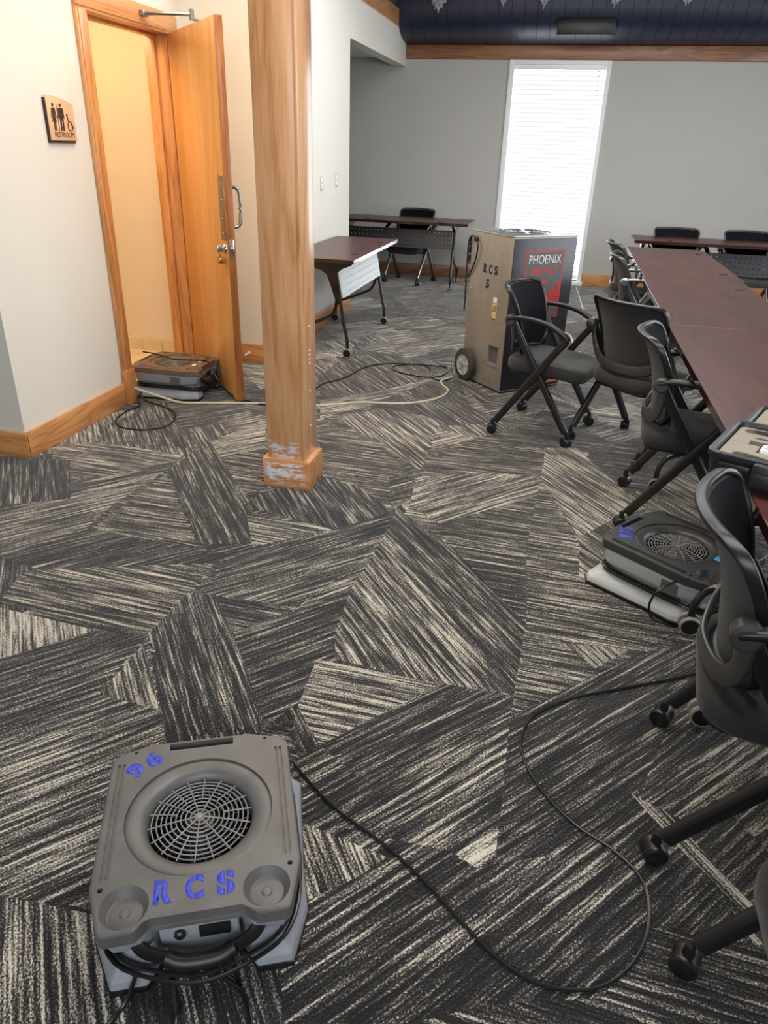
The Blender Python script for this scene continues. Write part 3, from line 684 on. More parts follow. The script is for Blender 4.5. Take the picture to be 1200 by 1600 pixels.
# ================================================================== NESTING CHAIRS
def make_chair(silver):
    t = thing('nesting_chair', 'x', 'chair'); t.location = (0, 0, 0)
    legm = M_silver if silver else M_blackmetal
    knuck = M_silver if silver else M_greyplas
    # seat cushion: rounded slab with soft crown
    bm = BM(); rings = []
    out = rrect(0.435, 0.47, 0.10, 6)
    def ring(k, z, sag=0.0):
        r = []
        for x, y in out:
            e = max(0, (y+0.05)/0.24)
            r.append(Vector((x*k, 0.015+y*k, z - sag*0.02*e*e)))
        return r
    for k, z in ((0.86, 0.378), (0.95, 0.382), (0.99, 0.395), (1.0, 0.415), (0.99, 0.436), (0.955, 0.448), (0.85, 0.456), (0.6, 0.460), (0.25, 0.461)):
        rings.append(ring(k, z, 1.0))
    loft(bm, rings)
    obj('seat', bm, M_seat, t)
    obj('seat_pan', prism(BM(), rrect(0.36, 0.40, 0.06, 4), 0.362, 0.380, 0.004), M_black, t)
    # backrest surface
    def yc(z):      # side profile of the corner line
        pts = [(0.46, -0.115), (0.52, -0.125), (0.60, -0.135), (0.68, -0.152), (0.75, -0.178), (0.80, -0.203), (0.845, -0.238)]
        if z <= pts[0][0]: return pts[0][1]
        for (a, b), (c, d) in zip(pts, pts[1:]):
            if z <= c: return b+(d-b)*(z-a)/(c-a)
        return pts[-1][1]
    def hw(z):      # half width
        if z < 0.56: return 0.155+0.045*math.sin(min(1, (z-0.46)/0.10)*PI/2)
        return 0.200+0.028*min(1, (z-0.56)/0.20)
    def S(u, z, off=0.0):
        return Vector((u*hw(z), yc(z)-0.072*(1-u*u)+off, z - 0.004*(u*u)))
    bm = BM(); nu, nz = 12, 12
    for off, flip in ((0.0, False), (0.014, True)):   # rear shell, then the front with shade put into its colour
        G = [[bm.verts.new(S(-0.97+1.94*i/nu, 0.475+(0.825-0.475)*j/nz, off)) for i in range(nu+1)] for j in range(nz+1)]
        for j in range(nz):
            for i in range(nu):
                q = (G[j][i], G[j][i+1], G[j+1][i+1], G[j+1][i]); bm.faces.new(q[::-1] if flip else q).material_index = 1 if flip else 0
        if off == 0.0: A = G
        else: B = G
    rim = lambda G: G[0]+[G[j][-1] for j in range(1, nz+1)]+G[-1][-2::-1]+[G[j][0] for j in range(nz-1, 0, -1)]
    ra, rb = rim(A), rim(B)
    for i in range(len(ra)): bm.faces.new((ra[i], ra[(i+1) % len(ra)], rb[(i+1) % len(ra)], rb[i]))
    obj('backrest', bm, [M_mesh, M_meshshade], t)
    # frame round the mesh
    loop = [S(u/6, 0.835, 0.005) for u in range(-5, 6)]
    loop += [S(0.985, z, 0.003) for z in (0.815, 0.76, 0.70, 0.64, 0.58, 0.53)]
    loop += [S(u/6, 0.478, 0.002) for u in (5, 3, 1, -1, -3, -5)]
    loop += [S(-0.985, z, 0.003) for z in (0.53, 0.58, 0.64, 0.70, 0.76, 0.815)]
    bm = BM(); path = spline(loop, 3, True)
    sweep(bm, path, rrect(0.018, 0.028, 0.007, 2), closed=True, up=(0, 1, 0.15))
    obj('back_frame', bm, M_black if not silver else M_greyplas, t)
    # wide lower band joining both arm knuckles
    bm = BM()
    band = [(-0.247, -0.178, 0.70), (-0.243, -0.176, 0.64), (-0.225, -0.172, 0.575), (-0.185, -0.182, 0.522), (-0.12, -0.205, 0.496), (0, -0.224, 0.488),
            (0.12, -0.205, 0.496), (0.185, -0.182, 0.522), (0.225, -0.172, 0.575), (0.243, -0.176, 0.64), (0.247, -0.178, 0.70)]
    sweep(bm, spline(band, 4), rrect(0.016, 0.056, 0.006, 2), up=(0, 1, 0.0) if False else (0.0, 0.0, 1.0)) if False else None
    P = spline(band, 4); rings = []
    for i, p in enumerate(P):
        a = P[max(0, i-1)]; b = P[min(len(P)-1, i+1)]; tt = (b-a).normalized()
        nrm = Vector((p.x*0.9, -0.35, 0)).normalized(); up = nrm.cross(tt).normalized()
        rings.append([p+nrm*x+up*y for x, y in rrect(0.014, 0.050, 0.005, 2)])
    loft(bm, rings)
    obj('lumbar_band', bm, M_greyplas, t)
    for s in (-1, 1):
        # knuckle + arm
        bm = BM(); lathe(bm, [(0.0, -0.026), (0.024, -0.026), (0.030, -0.018), (0.031, 0.018), (0.024, 0.026), (0.0, 0.026)], 20, 'x', (s*0.252, -0.183, 0.672))
        obj('knuckle', bm, knuck, t)
        arm = [(s*0.262, -0.20, 0.676), (s*0.264, -0.14, 0.690), (s*0.264, -0.06, 0.688), (s*0.262, 0.03, 0.672), (s*0.260, 0.10, 0.642), (s*0.258, 0.145, 0.608), (s*0.258, 0.135, 0.575), (s*0.258, 0.115, 0.55)]
        bm = BM(); sweep(bm, spline(arm, 5), rrect(0.038, 0.024, 0.009, 3), up=(0, 0.2, 1), taper=lambda q: 0.85+0.25*math.sin(q*PI))
        obj('armrest', bm, M_black if not silver else M_silver, t)
        # rear leg: from the arm front down and back
        bm = BM(); sweep(bm, [(s*0.258, 0.142, 0.60), (s*0.256, 0.10, 0.545), (s*0.250, -0.218, 0.082)], rrect(0.030, 0.040, 0.011, 3), up=(0, 1, 0.5))
        lr = obj('leg', bm, legm, t)
        bm = BM(); sweep(bm, [(s*0.243, -0.170, 0.66), (s*0.236, -0.145, 0.61), (s*0.224, 0.195, 0.082)], rrect(0.030, 0.040, 0.011, 3), up=(0, -1, 0.5))
        lf = obj('leg', bm, legm, t)
        for leg, cx, cy, ang in ((lr, s*0.248, -0.236, 20*s), (lf, s*0.222, 0.208, -35*s)):
            bm = BM(); a = math.radians(ang); ax = Vector((math.cos(a), math.sin(a), 0))
            lathe(bm, [(0.0, 0.085), (0.010, 0.085), (0.013, 0.06), (0.013, 0.045), (0.0, 0.045)], 12, 'z', (cx*0.99, cy, 0))
            for q in (-1, 1):
                tmp = BM(); lathe(tmp, [(0.0, -0.011), (0.021, -0.011), (0.0275, -0.008), (0.029, -0.002), (0.029, 0.006), (0.026, 0.010), (0.022, 0.011), (0.0, 0.0095)] if q > 0 else [(0.0, -0.0095), (0.022, -0.011), (0.026, -0.010), (0.029, -0.006), (0.029, 0.002), (0.0275, 0.008), (0.021, 0.011), (0.0, 0.011)], 24, 'x')
                bmesh.ops.transform(tmp, matrix=Matrix.Translation(Vector((cx, cy, 0.030))+ax*0.0145*q) @ Matrix.Rotation(a, 4, 'Z'), verts=tmp.verts)
                me = bpy.data.meshes.new('q'); tmp.to_mesh(me); tmp.free(); bm.from_mesh(me); bpy.data.meshes.remove(me)
            tmp = BM(); lathe(tmp, [(0.0, -0.012), (0.0265, -0.012), (0.0265, 0.012), (0.0, 0.012)], 24, 'x')
            bmesh.ops.transform(tmp, matrix=Matrix.Translation(Vector((cx, cy, 0.033))) @ Matrix.Rotation(a, 4, 'Z'), verts=tmp.verts)
            me = bpy.data.meshes.new('q'); tmp.to_mesh(me); tmp.free(); bm.from_mesh(me); bpy.data.meshes.remove(me)
            obj('caster', bm, M_black, leg)
    # cross tubes under the seat
    bm = BM()
    tube(bm, [(-0.245, 0.0, 0.372), (-0.19, 0.0, 0.354), (0.19, 0.0, 0.354), (0.245, 0.0, 0.372)], 0.012, 8, 4)
    obj('cross_tube', bm, legm, t)
    return t
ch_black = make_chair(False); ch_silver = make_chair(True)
used = set()
def place_chair(src, x, y, yaw, label, group):
    t = src if src.name not in used else copy_tree(src)
    used.add(src.name)
    t.location = (x, y, 0); t.rotation_euler = (0, 0, math.radians(yaw-90)); t['label'] = label; t['group'] = group
    return t
G1 = 'black nesting chairs along the left side of the table row'
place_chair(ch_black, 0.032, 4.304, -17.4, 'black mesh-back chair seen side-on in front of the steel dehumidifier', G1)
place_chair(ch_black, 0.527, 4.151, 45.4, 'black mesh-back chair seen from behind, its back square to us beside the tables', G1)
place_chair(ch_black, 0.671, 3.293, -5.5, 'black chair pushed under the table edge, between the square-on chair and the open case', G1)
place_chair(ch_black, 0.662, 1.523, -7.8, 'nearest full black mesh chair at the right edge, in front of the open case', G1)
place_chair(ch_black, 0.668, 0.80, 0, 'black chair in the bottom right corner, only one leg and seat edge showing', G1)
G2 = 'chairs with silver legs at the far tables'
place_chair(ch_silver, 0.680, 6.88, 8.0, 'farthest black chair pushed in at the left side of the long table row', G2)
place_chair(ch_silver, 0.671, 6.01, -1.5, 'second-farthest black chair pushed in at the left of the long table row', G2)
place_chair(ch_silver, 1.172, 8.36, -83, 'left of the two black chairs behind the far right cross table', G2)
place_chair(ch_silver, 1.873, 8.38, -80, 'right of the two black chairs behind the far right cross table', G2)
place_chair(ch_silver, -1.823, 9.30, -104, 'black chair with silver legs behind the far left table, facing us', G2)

# ================================================================== TRAINING TABLES
def make_table(Ln, Dp, panel, z=0.75, e0=0.09, e1=0.17):
    """length along x, modesty panel side at -y; e0/e1: leg inset at -x / +x end"""
    t = thing('training_table', 'x', 'table')
    bm = BM(); box(bm, (-Ln/2, -Dp/2, z-0.030), (Ln/2, Dp/2, z), 0.003, 2)
    o = obj('tabletop', bm, [M_lam], t, smooth=False)
    bm = BM(); h = 0.0015
    box(bm, (-Ln/2-h, -Dp/2-h, z-0.0285), (Ln/2+h, -Dp/2+0.001, z-0.001), 0.0006, 1); box(bm, (-Ln/2-h, Dp/2-0.001, z-0.0285), (Ln/2+h, Dp/2+h, z-0.001), 0.0006, 1)
    box(bm, (-Ln/2-h, -Dp/2, z-0.0285), (-Ln/2+0.001, Dp/2, z-0.001), 0.0006, 1); box(bm, (Ln/2-0.001, -Dp/2, z-0.0285), (Ln/2+h, Dp/2, z-0.001), 0.0006, 1)
    obj('edge_band', bm, M_edge, t, smooth=False)
    for gx in (-Ln/2+0.34, Ln/2-0.34):
        bm = BM(); lathe(bm, [(0.0, -0.002), (0.030, -0.002), (0.030, 0.0015), (0.026, 0.003), (0.022, 0.001), (0.0, 0.001)], 24, 'z', (gx, -Dp/2+0.085, z))
        box(bm, (gx-0.012, -Dp/2+0.058, z+0.001), (gx+0.014, -Dp/2+0.066, z+0.004), 0.001)
        obj('cable_grommet', bm, M_stblack, t)
    k = Dp/0.62; Y = lambda d: -Dp/2+d*k
    for lx in (-Ln/2+e0, Ln/2-e1):
        # bracket plate under the top
        bm = BM()
        prism(bm, [(Y(0.04), z-0.031), (Y(0.04), z-0.050), (Y(0.12), z-0.080), (Y(0.165), z-0.105), (Y(0.125), z-0.30), (Y(0.18), z-0.30), (Y(0.245), z-0.12), (Y(0.30), z-0.088), (Y(0.50), z-0.062), (Y(0.50), z-0.031)][::-1], lx-0.016, lx+0.016, 0.004, 2, axis='x')
        leg = obj('leg', bm, M_tablelegs, t)
        bm = BM(); path = [(lx, Y(0.143), z-0.28), (lx, Y(0.130), z-0.36), (lx, Y(0.105), 0.26), (lx, Y(0.078), 0.15), (lx, Y(0.072), 0.07)]
        sweep(bm, spline(path, 5), circ(0.013, 10, 0.017), up=(1, 0, 0))
        obj('front_foot', bm, M_tablelegs, leg)
        bm = BM(); path = [(lx, Y(0.166), z-0.28), (lx, Y(0.178), 0.39), (lx, Y(0.215), 0.325), (lx, Y(0.29), 0.285), (lx, Y(0.44), 0.23), (lx, Y((Dp-0.035)/k-0.04), 0.19), (lx, Y((Dp-0.035)/k-0.003), 0.13), (lx, Y((Dp-0.035)/k), 0.07)]
        sweep(bm, spline(path, 5), circ(0.013, 10, 0.015), up=(1, 0, 0))
        obj('rear_foot', bm, M_tablelegs, leg)
        for d in (0.072, (Dp-0.035)/k):
            bm = BM(); lathe(bm, [(0.0, 0.085), (0.012, 0.085), (0.012, 0.05), (0.0, 0.05)], 10, 'z', (lx, Y(d), 0))
            box(bm, (lx-0.007, Y(d)-0.02, 0.03), (lx+0.007, Y(d)+0.02, 0.066), 0.005)
            cc = obj('caster', bm, M_black, leg)
            bm = BM()
            for q in (-1, 1):
                c0 = lx+q*0.017
                lathe(bm, [(0.024, -0.008*q), (0.036, -0.006*q), (0.038, 0.002*q), (0.035, 0.008*q), (0.030, 0.009*q), (0.030, 0.006*q), (0.024, 0.006*q)], 28, 'x', (c0, Y(d), 0.039))
            obj('wheel_rim', bm, M_rim, cc)
            bm = BM()
            for q in (-1, 1): lathe(bm, [(0.0, -0.007), (0.0305, -0.007), (0.0305, 0.007), (0.0, 0.007)], 24, 'x', (lx+q*0.017, Y(d), 0.039))
            obj('wheel_hub', bm, M_black, cc)
    # perforated modesty panel
    p0, p1 = -Ln/2+e0+0.02, Ln/2-e1-0.02
    zt, zb = z-0.098, z-0.298; yt, yb = Y(0.165)-0.004, Y(0.125)-0.006
    bm = BM()
    def q(x, s, o): return Vector((x, yt+(yb-yt)*s-o, zt+(zb-zt)*s))
    rows = 4; cols = int((p1-p0)/0.045)
    xs = [p0]; holes = set()
    for i in range(cols):
        c = p0+(p1-p0)*(i+0.5)/cols; xs += [c-0.005, c+0.005]; holes.add(len(xs)-2)
    xs.append(p1); ss = [0.0]; hr = set()
    for j in range(rows):
        c = 0.14+0.72*j/(rows-1)*1.0; ss += [c-0.025, c+0.025]; hr.add(len(ss)-2)
    ss.append(1.0)
    for off in (0.0, 0.0015):
        V = [[bm.verts.new(q(x, s, off)) for x in xs] for s in ss]
        for j in range(len(ss)-1):
            for i in range(len(xs)-1):
                if j in hr and i in holes: continue
                bm.faces.new((V[j][i], V[j][i+1], V[j+1][i+1], V[j+1][i]))
    obj('modesty_panel', bm, panel, t, smooth=False)
    obj('panel_flange', box(BM(), (p0, Y(0.165)-0.004, zt-0.004), (p1, Y(0.165)+0.02, zt+0.002), 0.001), panel, t)
    return t
def place_table(t, x, y, rz, label, group):
    t.location = (x, y, 0); t.rotation_euler = (0, 0, math.radians(rz)); t['label'] = label; t['group'] = group; return t
GT = 'folding training tables on casters'
# left wall
T1 = make_table(1.53, 0.575, M_panelgrey)
place_table(T1, -1.475-0.2875, 5.42+0.765, 90, 'dark wood folding table with pale perforated panel standing by the pale wall behind the column', GT)
T2 = make_table(1.53, 0.66, M_panelblack)
place_table(T2, -1.06-0.765, 8.78+0.33, 0, 'far left dark wood folding table with black perforated panel along the back wall', GT)
R1 = make_table(1.87, 0.66, M_panelblack)
place_table(R1, 0.585+0.33, 5.545+0.935, 90, 'farthest lengthwise table of the right-hand row, its seam beside two pushed-in chairs', GT)
R2 = make_table(1.62, 0.655, M_panelblack)
place_table(R2, 0.572+0.3275, 3.915+0.81, 90, 'second lengthwise table of the right-hand row, nearer than the seam', GT)
R3 = make_table(1.668, 0.655, M_panelblack, e0=0.06, e1=0.375)
place_table(R3, 0.568+0.3275, 2.245+0.834, 90, 'third lengthwise table of the right-hand row, under the back of the open case', GT)
R4 = make_table(1.60, 0.655, M_panelblack, e0=0.14, e1=0.30)
place_table(R4, 0.541+0.3275, 0.535+0.80, 90, 'nearest table at the right edge, its corner showing below the open case', GT)
RB = make_table(1.66, 0.56, M_panelblack)
place_table(RB, 0.70+0.83, 8.04+0.28, 0, 'far right dark wood table set crosswise in front of the two chairs', GT)

# ================================================================== AIR MOVERS
def make_mover(num, num_kind, bodymat, H_=0.20):
    t = thing('air_mover', 'x', 'air mover')
    # lower body: base skirt, waist, upper flare (outlines share 16 points, front is +y)
    def outl(hb, hs, hf, yb, yf, nx0, nx1, yn, cut=0.03):
        half = [(0.09, yb-0.012), (hb-cut, yb), (hb, yb+cut), (hs, 0.0), (hs, 0.11), (hf, yf), (nx1, yf), (nx0, yn)]
        return [(x, y) for x, y in half] + [(-x, y) for x, y in half[::-1]]
    B0 = outl(0.236, 0.219, 0.178, -0.266, 0.216, 0.078, 0.106, 0.165)
    B1 = outl(0.232, 0.215, 0.174, -0.260, 0.212, 0.075, 0.104, 0.162)
    B2 = outl(0.205, 0.200, 0.160, -0.228, 0.196, 0.066, 0.094, 0.128)
    Wn = outl(0.182, 0.180, 0.140, -0.205, 0.168, 0.060, 0.084, 0.120)
    U1 = outl(0.196, 0.194, 0.162, -0.222, 0.200, 0.072, 0.098, 0.150)
    U2 = outl(0.200, 0.200, 0.170, -0.226, 0.214, 0.082, 0.106, 0.185)
    def rg(o, z): return [Vector((x, y, z)) for x, y in o]
    bm = BM(); loft(bm, [rg(B0, 0.014), rg(B1, 0.034), rg(B2, 0.062), rg(Wn, 0.078), rg(Wn, 0.092), rg(U1, 0.108), rg(U2, 0.150), rg(U2, H_-0.036)])
    bm.faces.ensure_lookup_table(); tops = [f for f in bm.faces if len(f.verts) > 4 and f.calc_center_median().z > 0.12]; bmesh.ops.delete(bm, geom=tops, context='FACES_ONLY')
    body = obj('body', bm, bodymat, t, smooth=False)
    md = body.modifiers.new('bevel', 'BEVEL'); md.width = 0.005; md.segments = 2; md.limit_method = 'ANGLE'; md.angle_limit = math.radians(25)
    bm = BM(); prism(bm, [(x*1.005, y*1.005) for x, y in B0], 0.0, 0.015, 0.002); obj('foot_pad', bm, M_rubber, t)
    # top cap with cut-outs
    half = [(0.092, -0.252), (0.10, -0.245), (0.185, -0.232), (0.203, -0.212), (0.205, 0.125), (0.178, 0.224), (0.168, 0.228), (0.112, 0.226), (0.088, 0.199)]
    cap = [(x, y) for x, y in half]+[(-x, y) for x, y in half[::-1]]
    bm = BM(); prism(bm, cap, H_-0.038, H_, 0.006, 2)
    cut = BM(); lathe(cut, [(0.156, -0.05), (0.156, 0.02)], 56, 'z', (0, -0.028, H_))
    for s in (-1, 1):
        lathe(cut, [(0.030, -0.022), (0.034, -0.020), (0.046, 0.0), (0.050, 0.012)], 32, 'z', (s*0.134, 0.173, H_))
        lathe(cut, [(0.0055, -0.012), (0.0055, 0.01)], 12, 'z', (s*0.183, 0.130, H_)); lathe(cut, [(0.0045, -0.012), (0.0045, 0.01)], 12, 'z', (s*0.150, -0.228, H_))
        for q in (0.174, 0.184): box(cut, (s*q-0.0032, -0.195, H_-0.005), (s*q+0.0032, 0.108, H_+0.01))
    box(cut, (-0.074, -0.243, H_-0.06), (0.074, -0.222, H_+0.02))
    me = boolean(bm, cut, 'top_cap')
    co = link('top_cap', me, M_cap, t); me.materials.clear(); me.materials.append(M_cap)
    # inlet dish
    bm = BM(); lathe(bm, [(0.156, H_-0.030), (0.1555, H_-0.006), (0.153, H_-0.0045), (0.147, H_-0.004), (0.130, H_-0.005), (0.121, H_-0.009), (0.113, H_-0.019), (0.110, H_-0.032), (0.109, H_-0.06)], 56, 'z', (0, -0.028, 0))
    bm2 = bmesh.new(); bm2.free()
    fs = [f for f in bm.faces if len(f.verts) > 8]; bmesh.ops.delete(bm, geom=fs, context='FACES_ONLY')
    obj('inlet_dish', bm, M_cap, t)
    bm = BM(); lathe(bm, [(0.0, 0.030), (0.030, 0.030), (0.036, 0.020), (0.109, -0.012), (0.112, -0.016), (0.0, -0.02)], 40, 'z', (0, -0.028, H_-0.060))
    for i in range(22):
        a = 2*PI*i/22; c_, s_ = math.cos(a), math.sin(a); c2, s2 = math.cos(a+0.3), math.sin(a+0.3)
        p = [Vector((0.05*c_, -0.028+0.05*s_, H_-0.05)), Vector((0.105*c2, -0.028+0.105*s2, H_-0.07)), Vector((0.105*c2, -0.028+0.105*s2, H_-0.036)), Vector((0.05*c_, -0.028+0.05*s_, H_-0.034))]
        nn = Vector((-s_, c_, 0))*0.0015
        loft(bm, [[q_-nn for q_ in p], [q_+nn for q_ in p]])
    obj('impeller', bm, M_black, t)
    bm = BM()
    for i in range(10):
        r = 0.010+i*0.0103
        pts = [Vector((r*math.cos(2*PI*k/36), -0.028+r*math.sin(2*PI*k/36), H_-0.022+0.008*(1-(r/0.11)**2))) for k in range(36)]
        sweep(bm, pts, circ(0.0016, 5), closed=True)
    for i in range(18):
        a = 2*PI*i/18+0.1; r0 = 0.010 if i % 2 == 0 else 0.052
        pts = [Vector((r*math.cos(a), -0.028+r*math.sin(a), H_-0.020+0.008*(1-(r/0.11)**2))) for r in (r0, 0.075, 0.110)]
        sweep(bm, pts, circ(0.0016, 5))
    lathe(bm, [(0.0, 0.0), (0.007, 0.0), (0.009, -0.004), (0.0, -0.005)], 14, 'z', (0, -0.028, H_-0.011))
    obj('fan_grille', bm, M_grille, t)
    # stacking cups
    for s in (-1, 1):
        bm = BM(); lathe(bm, [(0.0, -0.016), (0.008, -0.0165), (0.011, -0.0195), (0.032, -0.0205)], 28, 'z', (s*0.134, 0.173, H_))
        obj('stacking_boss', bm, M_cap, t)
    # control panel in the front notch
    bm = BM(); prism(bm, [(0.10, 0.016), (0.172, 0.016), (0.178, 0.075), (0.190, 0.110), (0.196, 0.160), (0.10, 0.160)], -0.076, 0.076, 0.006, 2, axis='x'); obj('control_panel', bm, bodymat, t)
    bm = BM(); box(bm, (-0.060, 0.186, 0.112), (0.000, 0.199, 0.143), 0.002); obj('rocker_switch', bm, M_rubber, t)
    bm = BM(); lathe(bm, [(0.011, 0.0), (0.011, 0.010), (0.007, 0.014), (0.0, 0.014)], 16, 'y', (0.036, 0.190, 0.128)); obj('knob', bm, M_rubber, t)
    # carry strap across the front
    bm = BM(); tube(bm, [(-0.064, 0.214, 0.092), (-0.03, 0.226, 0.086), (0.03, 0.226, 0.086), (0.064, 0.214, 0.092)], 0.0165, 12, 8); st = obj('carry_handle', bm, M_rubber, t)
    for s in (-1, 1):
        bm = BM(); sweep(bm, spline([(s*0.125, 0.190, 0.150), (s*0.105, 0.212, 0.122), (s*0.062, 0.216, 0.092)], 5), rrect(0.030, 0.010, 0.004, 2), up=(s*0.5, 1, 0.5))
        obj('strap', bm, M_rubber, st)
    # cord wound round the waist
    bm = BM()
    wr = lambda g, z: [Vector((x*(1+g/0.18), y*(1+g/0.2), z)) for x, y in [(0.178, -0.185), (0.190, -0.05), (0.184, 0.10), (0.150, 0.178), (0.075, 0.216), (0.0, 0.232), (-0.075, 0.216), (-0.150, 0.178), (-0.184, 0.10), (-0.190, -0.05), (-0.178, -0.185), (-0.10, -0.208), (0.0, -0.215), (0.10, -0.208)]]
    for g, z in ((0.006, 0.083), (0.010, 0.093), (0.018, 0.086), (0.014, 0.076)):
        pts = wr(g, z)
        for i, p in enumerate(pts):
            if p.y > 0.12: p.z -= 0.020*(p.y-0.12)/0.1
        sweep(bm, spline(pts, 4, True), circ(0.0042, 7), closed=True)
    obj('wound_cord', bm, M_cord, t)
    return t
def place_mover(t, x, y, ang, label):
    t.location = (x, y, 0); t.rotation_euler = (0, 0, math.radians(ang-90)); t['label'] = label; t['group'] = 'low-profile air movers on the carpet'
    return t
a1 = make_mover('96', 0, M_body)
place_mover(a1, -0.597, 0.984, -65.7, 'grey air mover in the foreground stencilled RCS and 96 in blue')
a2 = make_mover('175', 0, M_bodypale)
for c_ in children(a2):
    if c_.name.split('.')[0] in ('top_cap', 'inlet_dish', 'stacking_boss'): c_.data.materials[0] = M_capdark
place_mover(a2, 0.592, 2.585, -38.0, 'grey air mover stencilled 175 in blue, half behind the nearest chair')
a3 = make_mover('', 0, M_body)
for c_ in children(a3):
    if c_.name.split('.')[0] in ('top_cap', 'inlet_dish', 'stacking_boss'): c_.data.materials[0] = M_capdusty_warmlit
place_mover(a3, -2.366, 4.318, 0.4, 'dusty, warm-lit air mover sitting in the restroom doorway')
H_ = 0.20
RX, UP = (-1, 0, 0), (0, -1, 0)      # lettering reads from the front of a mover
stencil('stencil_lettering', 'RCS', 0.053, 0.035, M_blue, a1, (0.081, 0.179, H_), RX, UP, gap=0.70)
def tilted(body, par, cx, cy, deg, h, w_, gap):
    q = math.radians(deg); r = Vector((-math.cos(q), -math.sin(q), 0)); u = Vector((math.sin(q), -math.cos(q), 0))
    stencil('stencil_number', body, h, w_, M_blue, par, Vector((cx, cy, H_))-r*w_*0.5-u*h*0.5, r, u, gap=gap)
tilted('96', a1, 0.146, -0.172, 38, 0.046, 0.036, 0.30)
tilted('175', a2, 0.119, -0.176, 34, 0.050, 0.026, 0.28)
obj('sticker', box(BM(), (-0.04, 0.118, H_), (0.01, 0.146, H_+0.0008)), M_cyan, a2)
obj('spec_label', box(BM(), (0.1665, 0.205, 0.112), (0.1668, 0.2052, 0.15)) if False else box(BM(), (0.1995, 0.04, 0.108), (0.2015, 0.105, 0.150)), M_labelgrey, a2)
obj('spec_label', box(BM(), (0.1995, 0.04, 0.108), (0.2015, 0.105, 0.150)), M_labelgrey, a3)
bm = BM(); lathe(bm, [(0.0, 0.0008), (0.020, 0.0008), (0.020, 0.0), (0.0, 0.0)], 20, 'z', (0.150, -0.175, H_)); obj('paint_spot', bm, M_blue, a3)
obj('tape', box(BM(), (0.03, 0.13, H_), (0.075, 0.15, H_+0.001)), M_lblwhite, a3); obj('tape', box(BM(), (-0.07, 0.13, H_), (-0.02, 0.15, H_+0.001)), M_lblwhite, a3)

# ================================================================== DEHUMIDIFIER
dh = thing('dehumidifier', 'tall steel and black dehumidifier on wheels labelled PHOENIX 200 MAX by the window', 'dehumidifier', (-0.295, 4.925, 0), math.radians(41))
DW, DD, DH = 0.52, 0.465, 1.02
bm = BM(); box(bm, (0, 0, 0.012), (DW, DD, DH-0.004), 0.004)
cut = BM(); box(cut, (-0.02, 0.055, 0.185), (0.03, 0.165, 0.305))
me = boolean(bm, cut, 'cabinet'); cb = link('cabinet', me, M_steel, dh); me.materials.clear(); me.materials.append(M_steel)
obj('base_skirt', box(BM(), (0.01, 0.01, 0), (DW-0.01, DD-0.01, 0.013)), M_black, dh)
obj('front_panel', box(BM(), (0.006, -0.004, 0.02), (DW-0.004, 0.0, DH-0.012), 0.001), M_panelfront, dh)
lid = obj('lid', box(BM(), (-0.004, -0.006, DH-0.006), (DW+0.004, DD+0.004, DH+0.006), 0.003), M_steeltop, dh)
bm = BM()
for i in range(5): 
    r = 0.05+i*0.028
    for k in range(6):
        pts = [Vector((DW/2+r*math.cos(a), DD/2+r*math.sin(a), DH+0.0065)) for a in [2*PI*k/6+0.12+j*(2*PI/6-0.24)/8 for j in range(9)]]
        sweep(bm, pts, [(-0.009, 0), (0.009, 0), (0.009, 0.001), (-0.009, 0.001)])
obj('exhaust_slots', bm, M_stblack, lid)
bm = BM(); box(bm, (0.026, 0.058, 0.187), (0.03, 0.162, 0.303)); obj('filter', bm, M_labelgrey, dh)
obj('drip_tray', box(BM(), (-0.012, 0.05, 0.172), (0.02, 0.17, 0.186), 0.002), M_steel, dh)
bm = BM()
for y_, z_ in ((0.11, 0.93), (0.24, 0.93), (0.34, 0.93), (0.40, 0.86), (0.36, 0.58), (0.43, 0.64), (0.20, 0.58), (0.385, 0.52), (0.36, 0.50), (0.42, 0.45), (0.41, 0.38), (0.045, 0.31), (0.18, 0.31), (0.20, 0.18), (0.05, 0.165), (0.12, 0.10), (0.12, 0.085), (0.12, 0.07), (0.20, 0.055), (0.07, 0.03), (0.03, 0.03), (0.09, 0.58), (0.07, 0.47), (0.44, 0.30)):
    lathe(bm, [(0.006, 0.0), (0.0055, -0.003), (0.002, -0.0045), (0.0, -0.0045)], 8, 'x', (0, y_, z_))
obj('rivets', bm, M_chrome, dh)
stencil('stencil_lettering', 'RCS', 0.060, 0.040, M_stblack, dh, (0, 0.302, 0.765), (0, -1, 0), (0, 0, 1), gap=0.55)
stencil('stencil_number', '5', 0.062, 0.040, M_stblack, dh, (0, 0.262, 0.668), (0, -1, 0), (0, 0, 1))
tg = obj('rating_label', box(BM(), (-0.0012, 0.115, 0.475), (0, 0.165, 0.585)), M_tan, dh)
obj('inspection_label', box(BM(), (-0.0014, 0.118, 0.592), (0, 0.158, 0.625)), M_lblwhite, dh)
bm = BM()
for z_ in (0.565, 0.55, 0.535): box(bm, (-0.0018, 0.120, z_), (-0.001, 0.160, z_+0.005))
box(bm, (-0.0018, 0.118, 0.478), (-0.001, 0.162, 0.488)); obj('print', bm, M_stblack, tg)
